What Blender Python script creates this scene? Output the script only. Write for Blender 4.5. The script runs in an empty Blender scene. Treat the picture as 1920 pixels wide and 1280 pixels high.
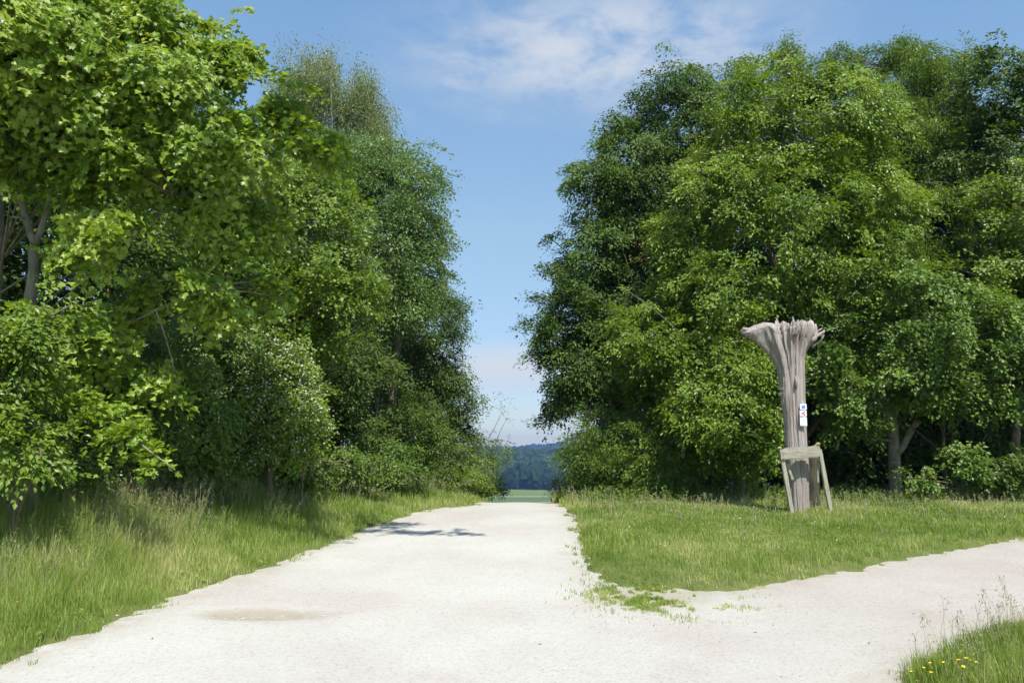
import bpy, math
import numpy as np
SEED = 7
rng = np.random.default_rng(SEED)
C = bpy.context.scene.collection
PI = math.pi
F = 1500.0; PITCH = math.radians(8.0); EYE = 1.6
cp, sp_ = math.cos(PITCH), math.sin(PITCH)

# ------------------------------------------------------------------ basics
def ray(u, v):
    x = (u-960)/F; y = (640-v)/F
    return np.array([x, cp - y*sp_, sp_ + y*cp])
def at(u, v, Y):
    """world point seen in the photo at (u,v) at depth Y metres north of the camera"""
    d = ray(u, v); return d*(Y/d[1]) + np.array([0, 0, EYE])
PX = [-400, -30, 4, 8, 12, 15, 18, 21, 25, 35, 60, 150, 300, 430, 700, 6000]
PZ = [-2, 0, 0, .15, .38, .5, .50, .38, .12, -.9, -3.5, -11, -20.5, -25, -25.5, -25]
def P(y):
    y = np.asarray(y, float); s = np.clip(np.abs(y)*.06, .3, 20)
    return (np.interp(y-s, PX, PZ)+2*np.interp(y, PX, PZ)+np.interp(y+s, PX, PZ))/4
def hit(u, v):
    d = ray(u, v); ys = np.linspace(1, 60, 3000)
    f = EYE + d[2]/d[1]*ys - P(ys)
    k = np.argmax(f < 0); Y = ys[k] if f.min() < 0 else 21.0
    return (d[0]/d[1]*Y, Y)

def _hash(ix, iy, iz, s):
    h = (ix*374761393 + iy*668265263 + iz*2147483647 + s*974634777) & 0xffffffff
    h = ((h ^ (h >> 13))*1274126177) & 0xffffffff
    return ((h ^ (h >> 16)) & 0xffff)/65535.0
def vnoise(p, scale=1.0, seed=0):
    p = np.atleast_2d(p)*scale
    if p.shape[1] == 2: p = np.c_[p, np.zeros(len(p))]
    i = np.floor(p).astype(np.int64); f = p-i; f = f*f*(3-2*f); r = 0
    for a in (0, 1):
        for b in (0, 1):
            for c in (0, 1):
                w = (f[:, 0] if a else 1-f[:, 0])*(f[:, 1] if b else 1-f[:, 1])*(f[:, 2] if c else 1-f[:, 2])
                r = r + w*_hash(i[:, 0]+a, i[:, 1]+b, i[:, 2]+c, seed)
    return r
def fbm(p, scale=1.0, seed=0, o=3):
    r = 0; t = 0
    for k in range(o):
        r = r + vnoise(p, scale*2**k, seed+k)*.5**k; t += .5**k
    return r/t

# ------------------------------------------------------------------ mesh helpers
def link(name, me, parent=None, loc=None):
    o = bpy.data.objects.new(name, me); C.objects.link(o)
    if parent is not None: o.parent = parent
    if loc is not None: o.location = loc
    return o
def mesh_np(name, V, faces, mat, parent=None, tint=None, smooth=False, origin=(0, 0, 0)):
    """V (n,3); faces: list of (m,k) index arrays"""
    V = np.asarray(V, np.float32) - np.asarray(origin, np.float32)
    me = bpy.data.meshes.new(name)
    me.vertices.add(len(V)); me.vertices.foreach_set('co', V.ravel())
    loops = np.concatenate([f.ravel() for f in faces]).astype(np.int32)
    tot = np.concatenate([np.full(len(f), f.shape[1]) for f in faces]).astype(np.int32)
    start = np.r_[0, np.cumsum(tot)[:-1]].astype(np.int32)
    me.loops.add(len(loops)); me.loops.foreach_set('vertex_index', loops)
    me.polygons.add(len(tot)); me.polygons.foreach_set('loop_start', start)
    me.update(calc_edges=True)
    me.polygons.foreach_set('use_smooth', np.full(len(tot), smooth))
    if tint is not None:
        a = me.attributes.new('tint', 'FLOAT', 'POINT'); a.data.foreach_set('value', np.asarray(tint, np.float32))
    me.materials.append(mat)
    o = link(name, me, parent)
    if parent is None: o.location = origin
    return o
def tag(o, label=None, cat=None, group=None, kind=None):
    if label: o['label'] = label
    if cat: o['category'] = cat
    if group: o['group'] = group
    if kind: o['kind'] = kind
    return o
def empty(name, loc, label, cat, group=None):
    o = link(name, None, None, loc); o.empty_display_size = .3
    return tag(o, label, cat, group)

class Tubes:
    def __init__(s): s.V = []; s.Fq = []; s.n = 0
    def add(s, pts, rad, sides=7, cap=True):
        pts = np.asarray(pts, float); rad = np.broadcast_to(np.asarray(rad, float), (len(pts),))
        t = np.gradient(pts, axis=0); t /= np.linalg.norm(t, axis=1)[:, None]+1e-9
        ref = np.array([0.3, 0.9, .1]) if abs(t[0][2]) > .7 else np.array([0, 0, 1.])
        a = np.cross(t, ref); a /= np.linalg.norm(a, axis=1)[:, None]+1e-9
        b = np.cross(t, a)
        th = np.linspace(0, 2*PI, sides, endpoint=False)
        ring = pts[:, None]+rad[:, None, None]*(a[:, None]*np.cos(th)[None, :, None]+b[:, None]*np.sin(th)[None, :, None])
        m = len(pts); s.V.append(ring.reshape(-1, 3))
        i = np.arange(m-1)[:, None]*sides; j = np.arange(sides)[None]; j2 = (j+1) % sides
        q = np.stack([i+j, i+j2, i+sides+j2, i+sides+j], -1).reshape(-1, 4)+s.n
        s.Fq.append(q); s.n += m*sides
        if cap:
            s.V.append(pts[[0, -1]]); k = s.n; s.n += 2
            jj = np.arange(sides); base = k-m*sides
            s.Fq.append(np.stack([jj+base, np.full(sides, k), (jj+1) % sides+base, (jj+1) % sides+base], -1)[:, :3])
            e = k-sides
            s.Fq.append(np.stack([jj+e, (jj+1) % sides+e, np.full(sides, k+1)], -1))
    def build(s, name, mat, parent=None, origin=(0, 0, 0), smooth=True):
        return mesh_np(name, np.concatenate(s.V), s.Fq, mat, parent, smooth=smooth, origin=origin)

# ------------------------------------------------------------------ materials
class M:
    def __init__(s, name):
        s.m = bpy.data.materials.new(name); s.m.use_nodes = True; s.t = s.m.node_tree; s.t.nodes.clear()
        s.out = s.n('ShaderNodeOutputMaterial')
    def n(s, typ, **kw):
        x = s.t.nodes.new(typ)
        for k, v in kw.items():
            if hasattr(x, k): setattr(x, k, v)
        return x
    def l(s, a, b): s.t.links.new(a, b)
    def noise(s, vec, scale, detail=4, rough=.55, dist=0):
        x = s.n('ShaderNodeTexNoise'); x.inputs['Scale'].default_value = scale; x.inputs['Detail'].default_value = detail
        x.inputs['Roughness'].default_value = rough; x.inputs['Distortion'].default_value = dist
        if vec is not None: s.l(vec, x.inputs['Vector'])
        return x.outputs['Fac']
    def ramp(s, fac, stops):
        x = s.n('ShaderNodeValToRGB'); e = x.color_ramp.elements
        while len(e) < len(stops): e.new(.5)
        for q, (p, c) in zip(e, stops): q.position = p; q.color = (*c, 1)
        s.l(fac, x.inputs['Fac']); return x.outputs['Color']
    def mix(s, f, a, b, mode='MIX'):
        x = s.n('ShaderNodeMix'); x.data_type = 'RGBA'; x.blend_type = mode
        for val, i in ((f, 0), (a, 6), (b, 7)):
            if hasattr(val, 'links'): s.l(val, x.inputs[i])
            else: x.inputs[i].default_value = val if i == 0 else (*val, 1)
        return x.outputs[2]
    def pos(s, scale=(1, 1, 1)):
        g = s.n('ShaderNodeTexCoord'); mp = s.n('ShaderNodeMapping'); mp.inputs['Scale'].default_value = scale
        s.l(g.outputs['Object'], mp.inputs['Vector']); return mp.outputs['Vector']
    def world(s, scale=(1, 1, 1)):
        g = s.n('ShaderNodeNewGeometry'); mp = s.n('ShaderNodeMapping'); mp.inputs['Scale'].default_value = scale
        s.l(g.outputs['Position'], mp.inputs['Vector']); return mp.outputs['Vector']
    def bsdf(s, col, rough=.8, spec=.3, bump=None, bd=.01, bs=1.0):
        b = s.n('ShaderNodeBsdfPrincipled'); b.inputs['Roughness'].default_value = rough
        b.inputs['Specular IOR Level'].default_value = spec
        if hasattr(col, 'links'): s.l(col, b.inputs['Base Color'])
        else: b.inputs['Base Color'].default_value = (*col, 1)
        if bump is not None:
            x = s.n('ShaderNodeBump'); x.inputs['Distance'].default_value = bd; x.inputs['Strength'].default_value = bs
            s.l(bump, x.inputs['Height']); s.l(x.outputs[0], b.inputs['Normal'])
        return b
    def done(s, sh): s.l(sh.outputs[0], s.out.inputs['Surface']); return s.m

def leaf_mat(name, c0, c1, c2, trans=.38, rough=.42, spec=.45):
    m = M(name); a = m.n('ShaderNodeAttribute', attribute_name='tint')
    col = m.ramp(a.outputs['Fac'], [(0, c0), (.5, c1), (1, c2)])
    b = m.bsdf(col, rough, spec)
    t = m.n('ShaderNodeBsdfTranslucent')
    tc = m.mix(1.0, col, (1.5, 1.35, .55), 'MULTIPLY'); m.l(tc, t.inputs['Color'])
    x = m.n('ShaderNodeMixShader'); x.inputs[0].default_value = trans
    m.l(b.outputs[0], x.inputs[1]); m.l(t.outputs[0], x.inputs[2])
    return m.done(x)
MAPLE = leaf_mat('maple_leaves', (0.143, 0.237, 0.019), (0.248, 0.367, 0.038), (0.44, 0.52, 0.114), .40, .42, .5)
FIELDM = leaf_mat('field_maple_leaves', (0.092, 0.162, 0.014), (0.163, 0.254, 0.024), (0.266, 0.368, 0.045), .38)
WILLOW = leaf_mat('willow_leaves', (0.084, 0.157, 0.034), (0.142, 0.235, 0.055), (0.231, 0.314, 0.1), .3)
BIRCH = leaf_mat('birch_leaves', (0.129, 0.179, 0.06), (0.193, 0.247, 0.09), (0.294, 0.347, 0.16), .35)
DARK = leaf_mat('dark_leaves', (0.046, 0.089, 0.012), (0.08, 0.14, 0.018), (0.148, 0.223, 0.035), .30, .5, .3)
CHERRY = leaf_mat('cherry_leaves', (0.046, 0.094, 0.014), (0.085, 0.155, 0.021), (0.16, 0.232, 0.04), .30, .5, .3)
BEECH = leaf_mat('hornbeam_leaves', (0.091, 0.162, 0.013), (0.165, 0.26, 0.02), (0.297, 0.389, 0.05), .36)
ASH = leaf_mat('ash_leaves', (0.088, 0.16, 0.016), (0.146, 0.234, 0.026), (0.235, 0.342, 0.055), .36)
HAZEL = leaf_mat('hazel_leaves', (0.079, 0.148, 0.018), (0.135, 0.225, 0.028), (0.214, 0.306, 0.05), .36)
RED = leaf_mat('red_leaves', (.11, .05, .03), (.19, .08, .05), (.26, .14, .08), .3)
BLOS = leaf_mat('white_blossom', (.5, .52, .42), (.62, .64, .54), (.75, .76, .68), .3, .7, .2)
def bark(name, a, b, sc=12):
    m = M(name); v = m.world((1, 1, .25)); f = m.noise(v, sc, 6, .7)
    g = m.noise(m.world(), 2.5, 3)
    col = m.ramp(f, [(.3, a), (.7, b)]); col = m.mix(m.mathr(g), col, (.07, .085, .04))
    return m.done(m.bsdf(col, .9, .15, f, .02))
def mathr(s, f):
    x = s.n('ShaderNodeMapRange'); x.inputs['From Min'].default_value = .5; x.inputs['From Max'].default_value = .75
    x.inputs['To Max'].default_value = .6; s.l(f, x.inputs['Value']); return x.outputs[0]
M.mathr = mathr
BARK = bark('bark', (.10, .075, .05), (.24, .20, .15))
BARKP = bark('pale_bark', (.16, .13, .09), (.38, .33, .25))
BARKW = bark('birch_bark', (.12, .11, .10), (.55, .53, .48), 6)

# ------------------------------------------------------------------ leaves
SUNV = np.array([.36*math.cos(math.radians(57)), -.933*math.cos(math.radians(57)), math.sin(math.radians(57))])   # leaves turn to the light
def T_oval(w=.5, fold=.12):
    V = np.array([[0, 0, 0], [.45, w/2, fold*.6], [1, 0, -.08], [.45, -w/2, fold*.6]]); return V, np.array([[0, 2, 1], [0, 3, 2]])
def T_lobed():
    pr = [(-.02, 0), (.05, .30), (.02, .52), (.25, .34), (.42, .60), (.50, .36), (.56, .20), (.78, .22), (1.0, 0)]
    up = [(x, y, .10*y) for x, y in pr[1:-1]]
    V = [(0, 0, 0)]+up+[(1, 0, -.12)]+[(x, -y, z) for x, y, z in reversed(up)]+[(.4, 0, -.03)]
    V = np.array(V); n = len(V)-1; k = n
    return V, np.array([[i, (i+1) % n, k] for i in range(n)])[:, ::-1]
def unit(a): return a/(np.linalg.norm(a, axis=1)[:, None]+1e-9)
def scatter(pos, nrm, dirn, size, tmpl):
    T, Fa = tmpl; n = unit(nrm); x = dirn-(dirn*n).sum(1)[:, None]*n; x = unit(x); y = np.cross(n, x)
    V = pos[:, None]+size[:, None, None]*(T[None, :, 0, None]*x[:, None]+T[None, :, 1, None]*y[:, None]+T[None, :, 2, None]*n[:, None])
    k = len(T); Fo = (np.arange(len(pos))*k)[:, None, None]+Fa[None]
    return V.reshape(-1, 3), Fo.reshape(-1, Fa.shape[1])
OVAL = T_oval(.55); NARROW = T_oval(.28); ROUND = T_oval(.8); LOBED = T_lobed()

def clump_centres(blobs, n, gap=.34, seed=0, front=.75):
    """blobs: (u,v,ru,rv,Y,ry[,w]) ellipsoids laid out from the photo at their real depth"""
    out = []; Cs = []; W = []
    for b in blobs:
        u, v, ru, rv, Y, ry = b[:6]; c = at(u, v, Y); k = Y/F
        R = np.array([ru*k, ry, rv*k]); Cs.append((c, R))
        W.append((R[0]*R[2]+R[0]*R[1]+R[1]*R[2])*(b[6] if len(b) > 6 else 1))
    W = np.array(W)/sum(W)
    for (c, R), w in zip(Cs, W):
        m = int(n*w*3)+20; d = unit(rng.normal(size=(m, 3)))
        d = d[(d[:, 1] < .25) | (rng.random(m) > front)]
        s = 1.06-.55*rng.random(len(d))**1.5
        s = s*(1+.75*(fbm(d*1.0+c*.37, 2.3, seed, 2)-.5))
        p = c+d*R*s[:, None]
        keep = fbm(p, 1.3, seed+5, 2) > gap+.04
        q = p[keep][:max(3, int(n*w))]; out.append(np.c_[q, np.repeat(c[None], len(q), 0), np.repeat(R[None], len(q), 0)])
    return np.concatenate(out)

def make_leaves(cc, per, rc, lsize, tmpl, flat=.4, droop=.35, upb=.6, tilt=.32, seed=0, hang=0.0, outw=.6):
    """leafy sprays (thin drooping fans) round the clump centres; returns V, F, tint"""
    n = len(cc); p0 = cc[:, :3]; out = unit((p0-cc[:, 3:6])/cc[:, 6:9]); out = unit(out*[1, 1, .6])
    cs = rc*(.5+.9*rng.random(n)**1.3); k = rng.poisson(per*(cs/rc)**1.6)+3; idx = np.repeat(np.arange(n), k); N = len(idx)
    nc = unit(out*outw+np.array([0, 0, upb])+SUNV*.55+rng.normal(size=(n, 3))*.46)
    ex = out-(out*nc).sum(1)[:, None]*nc+rng.normal(size=(n, 3))*.12; ex = unit(ex-(ex*nc).sum(1)[:, None]*nc); ey = np.cross(nc, ex)
    th = rng.random(N)*2*PI; r = np.sqrt(rng.random(N)); lob = .72+.28*np.cos(th*rng.integers(3, 6, n)[idx]+rng.random(n)[idx]*6)
    r = r*lob; a = r*np.cos(th)*1.15; b = r*np.sin(th)*.85; th_ = rng.normal(size=N)*flat*.30
    pos = p0[idx]+cs[idx, None]*(ex[idx]*a[:, None]+ey[idx]*b[:, None]+nc[idx]*th_[:, None])
    pos[:, 2] -= cs[idx]*droop*r*r
    if hang: pos[:, 2] -= hang*cs[idx]*rng.random(N)
    nr = nc[idx]+rng.normal(size=(N, 3))*tilt
    dr = ex[idx]*(a+.45)[:, None]+ey[idx]*b[:, None]+rng.normal(size=(N, 3))*.35+np.array([0, 0, -.25-hang])
    size = lsize*(.6+.7*rng.random(N))
    V, Fa = scatter(pos, nr, dr, size, tmpl)
    ct = (fbm(p0, .9, seed+9, 2)-.5)[idx]*.8+.36+rng.normal(size=N)*.19+.5*(rng.random(n)-.5)[idx]
    return V, Fa, np.repeat(np.clip(ct+.05, 0, 1), len(tmpl[0]))

def bez(a, b, c, m=7):
    t = np.linspace(0, 1, m)[:, None]; return (1-t)**2*a+2*t*(1-t)*b+t*t*c
def make_wood(base, top, cc, r0, limbs=22, twigs=160, forks=None, sides=9, limb_r=.32, nmain=10**9):
    T = Tubes(); h = top[2]-base[2]; m = 14
    t = np.linspace(0, 1, m); pts = base+(top-base)*t[:, None]
    pts[:, :2] += (np.c_[np.sin(t*5+base[0]), np.cos(t*4+base[1])]-np.array([math.sin(base[0]), math.cos(base[1])]))*.018*h
    rad = r0*(1-t*.85); rad[0] *= 1.35; rad[1] *= 1.08
    pts[0, 2] -= .15
    T.add(pts, rad, sides); nodes = [pts[3:]]
    if len(cc):
        P3 = cc[:, :3]; PM = P3[:nmain]; sel = PM[rng.choice(len(PM), min(limbs, len(PM)), replace=False)]
        for q in sel:
            f = np.clip((q[2]-base[2])/h*.8-.18, .12, .9); k = f*(m-1); i = int(k); s = pts[i]
            mid = s*.5+q*.5+np.array([0, 0, .12*np.linalg.norm(q-s)*rng.uniform(-.3, 1)])+rng.normal(size=3)*.12
            L = bez(s, mid, q, 9); rr = max(rad[i]*limb_r, .014); T.add(L, np.linspace(rr, .012, 9), 6, False); nodes.append(L[3:])
        nd = np.concatenate(nodes)
        for q in P3[rng.choice(len(P3), min(twigs, len(P3)), replace=False)]:
            d = np.linalg.norm(nd-q, axis=1); s = nd[np.argmin(d)]
            if d.min() < .05 or d.min() > 1.3: continue
            T.add(bez(s, (s+q)/2+rng.normal(size=3)*.06+[0, 0, .05], q, 5), np.linspace(.014, .005, 5), 4, False)
    return T

def tree(name, label, cat, base, topz, r0, blobs, n, per, rc, ls, tmpl, mat, group=None, bk=BARK, seed=1, gap=.34, front=.75,
         extra=None, limbs=22, twigs=160, topx=None, limb_r=.32, far=None, far_limbs=(), **kw):
    bx, by = base; bz = float(G(bx, by)); b0 = np.array([bx, by, bz])
    root = empty(name, b0, label, cat, group)
    cc = clump_centres(blobs, n, gap, seed, front)
    nmain = len(cc)
    if extra is not None: cc = np.r_[cc, extra]
    k = (rng.random(len(cc)) < .045) & (np.arange(len(cc)) < nmain); sh = cc[k].copy(); d = unit((sh[:, :3]-sh[:, 3:6])/sh[:, 6:9]); sh[:, :3] += (d*[.6, .4, .5]+[0, 0, .5])*rng.uniform(.25, .6, (len(sh), 1))
    cc = np.r_[cc, sh[d[:, 2] > -.1]]
    cc = cc[cc[:, 2] > bz+.12]
    allc = cc if far is None else np.r_[cc, far]
    V, Fa, ti = make_leaves(allc, per, rc, ls, tmpl, seed=seed, **kw)
    ok = V[:, 2].reshape(-1, len(tmpl[0])).min(1) > bz+.02
    o = mesh_np('crown', V, [Fa], mat, root, ti, origin=b0)
    tx = bx if topx is None else topx
    topz = bz+(topz-bz)*.86
    w = make_wood(b0, np.array([tx, by+.2, topz]), cc, r0, limbs, twigs, limb_r=limb_r, nmain=nmain)
    for p_ in far_limbs: w.add(np.array(p_, float), np.linspace(.04 if p_[0][2] > 6 else .013, .006, len(p_)), 7)
    w.build('trunk', bk, root, origin=b0)
    return root, cc
def branch_extra(pts, n, spread, R=1.0):
    """clump centres strung along a polyline of photo points"""
    p = np.array([at(*q) for q in pts]); t = rng.random(n)*(len(p)-1); i = np.minimum(t.astype(int), len(p)-2)
    q = p[i]+(p[i+1]-p[i])*(t-i)[:, None]+rng.normal(size=(n, 3))*spread
    return np.c_[q, q-[0, 0, .4], np.full((n, 3), R)]

def over_branch():
    """maple limb reaching out over the road, above the frame: it throws the shadow on the gravel"""
    a = []
    for p, q, n in (((-3.0, 8.2, 8.0), (1.3, 7.9, 8.4), 28), ((-2.6, 8.6, 8.4), (.2, 8.5, 8.7), 18), ((-3.3, 7.6, 8.0), (-.9, 7.0, 8.4), 12)):
        t = rng.random(n)[:, None]; a.append(np.array(p)+(np.array(q)-np.array(p))*t+rng.normal(size=(n, 3))*[.12, .13, .1])
    a = np.concatenate(a); return np.c_[a, a-[-.3, 0, .4], np.full((len(a), 3), .6)]

# ------------------------------------------------------------------ regions of the ground
Lpx = [(0, 1243), (110, 1200), (250, 1155), (330, 1120), (430, 1085), (540, 1047), (640, 1008), (700, 985), (760, 966), (820, 953), (880, 947)]
Rpx = [(1058, 950), (1076, 965), (1084, 985), (1091, 1010), (1098, 1040), (1106, 1070), (1130, 1092)]
Bpx = [(1180, 1097), (1300, 1106), (1400, 1104), (1480, 1089), (1560, 1076), (1640, 1061), (1730, 1041), (1830, 1023), (1920, 1006)]
Kpx = [(1680, 1285), (1730, 1262), (1800, 1228), (1860, 1200), (1930, 1172)]
Lw = [(-6.2, -4), (-4.6, 3.5)]+[hit(*q) for q in Lpx]+[(-.9, 19.5), (-.75, 22), (-.9, 30), (-1.5, 60)]
Rw = [hit(*q) for q in Rpx]; Rw = [(.9, 60), (1.2, 30), (1.15, 22), (1.15, 19)]+Rw
Bw = [hit(*q) for q in Bpx]; bx1, by1 = Bw[-1]
Bw2 = Bw+[(bx1+4, by1+1.9), (bx1+12, by1+5)]
Kw = [hit(*q) for q in Kpx]; kx1, ky1 = Kw[-1]
Kfar = [(3.0, -4), (2.95, 4.5)]+Kw+[(kx1+4, ky1+1.6), (bx1+13, by1+1)]
ROAD = np.array(Lw+Rw+Bw2+Kfar[::-1])
def inpoly(x, y, poly):
    c = np.zeros(len(x), bool); n = len(poly)
    for i in range(n):
        x1, y1 = poly[i]; x2, y2 = poly[i-1]
        if y1 == y2: continue
        c ^= ((y1 > y) != (y2 > y)) & (x < (x2-x1)*(y-y1)/(y2-y1)+x1)
    return c
def pdist(x, y, poly):
    d = np.full(len(x), 1e9); n = len(poly)
    for i in range(n):
        a = np.array(poly[i-1]); b = np.array(poly[i]); ab = b-a; L = (ab**2).sum()+1e-12
        t = np.clip(((x-a[0])*ab[0]+(y-a[1])*ab[1])/L, 0, 1)
        d = np.minimum(d, np.hypot(x-a[0]-t*ab[0], y-a[1]-t*ab[1]))
    return d
def sd(x, y):
    x = np.atleast_1d(np.asarray(x, float)); y = np.atleast_1d(np.asarray(y, float))
    xy = np.c_[x, y]
    d = pdist(x, y, ROAD); d = np.where(inpoly(x, y, ROAD), -d, d)
    return d+(fbm(xy, 2.2, 31, 3)-.5)*.16+(fbm(xy, 8, 37, 3)-.5)*.30
def G(x, y, s=None):
    """height of the soil: just under the gravel inside the road, a low bank outside"""
    sh = np.shape(x); x = np.atleast_1d(np.asarray(x, float)).ravel(); y = np.atleast_1d(np.asarray(y, float)).ravel()
    if s is None: s = np.where((np.abs(x) < 26) & (y < 62) & (y > -6), 0, 9.)*1.0; k = s == 0; s[k] = sd(x[k], y[k])
    bank = np.clip(s*.35, -.05, .045)+np.clip(s-.3, 0, 3)*.05*(x < 0)+.03*np.clip(s, 0, 1)*(fbm(np.c_[x, y], .8, 3)-.5)
    r = P(y)+np.where(y > 90, 0, bank)
    r = np.where((x < -5) & (y > 10), r+np.clip(-5-x, 0, 6)*.03, r)
    return r.reshape(sh) if sh else float(r[0])

# soil sheet to the horizon
def grid(xs, ys, name, mat, zf, **k):
    X, Y = np.meshgrid(xs, ys); Z = zf(X.ravel(), Y.ravel()); V = np.c_[X.ravel(), Y.ravel(), Z]
    nx, ny = len(xs), len(ys); i = (np.arange(ny-1)[:, None]*nx+np.arange(nx-1)[None]).ravel()
    return mesh_np(name, V, [np.stack([i, i+1, i+nx+1, i+nx], -1)], mat, smooth=True)
xs = np.concatenate([-np.geomspace(2600, 9, 26), np.arange(-8.9, 14, .09), np.geomspace(14.2, 2600, 26)])
ys = np.concatenate([[-300, -100, -40, -15, -8], np.arange(-4, 3, .5), np.arange(3, 24, .09), np.arange(24, 62, 1.), np.geomspace(64, 420, 22), np.arange(430, 720, 10), np.geomspace(730, 2600, 12)])
m = M('soil_and_turf'); w = m.world()
col = m.ramp(m.noise(w, 3.0, 6, .7), [(.3, (.085, .11, .03)), (.5, (.12, .15, .04)), (.75, (.20, .19, .09))])
ff = m.ramp(m.noise(m.world((.02, .02, .02)), 1.0, 3), [(.3, (.10, .20, .05)), (.7, (.15, .25, .07))])
sx = m.n('ShaderNodeSeparateXYZ'); m.l(w, sx.inputs[0])
mr = m.n('ShaderNodeMapRange'); mr.inputs['From Min'].default_value = 60; mr.inputs['From Max'].default_value = 120; m.l(sx.outputs[1], mr.inputs['Value'])
col = m.mix(mr.outputs[0], col, ff)
SOIL = m.done(m.bsdf(col, .95, .1, m.noise(w, 30, 5, .7), .02))
ground = grid(xs, ys, 'ground', SOIL, lambda x, y: G(x, y)); tag(ground, kind='structure')

# gravel
m = M('limestone_gravel'); w = m.world()
big = m.ramp(m.noise(w, .55, 4, .6), [(.36, (.44, .405, .37)), (.5, (.465, .45, .41)), (.62, (.485, .478, .435))])
vor = m.n('ShaderNodeTexVoronoi'); vor.inputs['Scale'].default_value = 55; m.l(w, vor.inputs['Vector'])
sp = m.n('ShaderNodeSeparateColor'); m.l(vor.outputs['Color'], sp.inputs[0])
st = m.ramp(sp.outputs[0], [(0, (.80, .78, .75)), (.08, (.94, .93, .92)), (.55, (1, 1, .99)), (1, (1.05, 1.05, 1.04))])
col = m.mix(1.0, big, st, 'MULTIPLY')
fine = m.noise(w, 120, 4, .7)
col = m.mix(1.0, col, m.ramp(fine, [(.25, (.88, .87, .86)), (.5, (1, 1, 1)), (.8, (1.04, 1.04, 1.04))]), 'MULTIPLY')
sxx = m.n('ShaderNodeSeparateXYZ'); m.l(w, sxx.inputs[0]); pmr = m.n('ShaderNodeMapRange'); pmr.inputs['From Min'].default_value = 1.0; pmr.inputs['From Max'].default_value = 3.2; m.l(sxx.outputs[0], pmr.inputs['Value'])
col = m.mix(pmr.outputs[0], col, m.mix(1.0, col, (.885, .845, .835), 'MULTIPLY'))
# the damp, silty pothole and the trodden earth at the junction's grass patch
def spotmask(m, w, cx, cy, rx, ry, soft=.5, nz=.35):
    a = m.n('ShaderNodeVectorMath', operation='SUBTRACT'); m.l(w, a.inputs[0]); a.inputs[1].default_value = (cx, cy, 0)
    b = m.n('ShaderNodeVectorMath', operation='MULTIPLY'); m.l(a.outputs[0], b.inputs[0]); b.inputs[1].default_value = (1/rx, 1/ry, 0)
    c = m.n('ShaderNodeVectorMath', operation='LENGTH'); m.l(b.outputs[0], c.inputs[0])
    n_ = m.noise(w, 2.2, 5, .65); d = m.n('ShaderNodeMath', operation='MULTIPLY_ADD'); m.l(n_, d.inputs[0]); d.inputs[1].default_value = nz*2; m.l(c.outputs['Value'], d.inputs[2])
    r = m.n('ShaderNodeMapRange'); m.l(d.outputs[0], r.inputs['Value']); r.inputs['From Min'].default_value = 1+nz; r.inputs['From Max'].default_value = 1+nz-soft
    r.interpolation_type = 'SMOOTHSTEP'; return r.outputs[0]
hx, hy = hit(487, 1150); tx_, ty_ = hit(1215, 1118)
col = m.mix(spotmask(m, w, hx, hy, .85, .30, .6), col, (.35, .315, .245))
col = m.mix(spotmask(m, w, tx_, ty_, .85, .85, .8), col, (.35, .33, .24))
ea = m.n('ShaderNodeAttribute', attribute_name='dirt'); en = m.n('ShaderNodeMath', operation='MULTIPLY'); m.l(ea.outputs['Fac'], en.inputs[0]); m.l(m.ramp(m.noise(w, 3.5, 5, .7), [(.35, (0, 0, 0)), (.62, (1, 1, 1))]), en.inputs[1])
col = m.mix(en.outputs[0], col, (.34, .305, .235))
vo2 = m.n('ShaderNodeTexVoronoi'); vo2.inputs['Scale'].default_value = 38; m.l(w, vo2.inputs['Vector'])
hgt = m.n('ShaderNodeMath', operation='MULTIPLY_ADD'); m.l(vo2.outputs['Distance'], hgt.inputs[0]); hgt.inputs[1].default_value = -.6; m.l(fine, hgt.inputs[2])
GRAVEL = m.done(m.bsdf(col, .95, .1, hgt.outputs[0], .006, .8))
def roadz(x, y):
    z = P(y)+.012*(fbm(np.c_[x, y], .7, 11)-.5)*2
    q = np.hypot((x-hx)/.62, (y-hy)/.26); z = z-.03*np.clip(1.15-q, 0, 1)
    rut = -.012*np.exp(-((x-np.interp(y, [4, 12, 20], [-2.0, -1.6, -.4]))/.28)**2)-.012*np.exp(-((x-np.interp(y, [4, 12, 20], [-.2, .1, .7]))/.28)**2)
    return z+rut
road = grid(np.arange(-6.5, 3.6, .12), np.concatenate([np.arange(-4, 24, .12), np.arange(24, 62, 1.5)]), 'road', GRAVEL, roadz); tag(road, kind='structure')
path = grid(np.arange(3.48, 22, .2), np.arange(-4, 20, .2), 'path', GRAVEL, lambda x, y: roadz(x, y)+.000); tag(path, kind='structure')

for o_ in (road, path):
    co_ = np.empty(len(o_.data.vertices)*3); o_.data.vertices.foreach_get('co', co_); co_ = co_.reshape(-1, 3); s_ = sd(co_[:, 0], co_[:, 1])
    a_ = o_.data.attributes.new('dirt', 'FLOAT', 'POINT'); a_.data.foreach_set('value', (np.clip(1+s_/.55, 0, 1)**1.5*.9).astype(np.float32))

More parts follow.
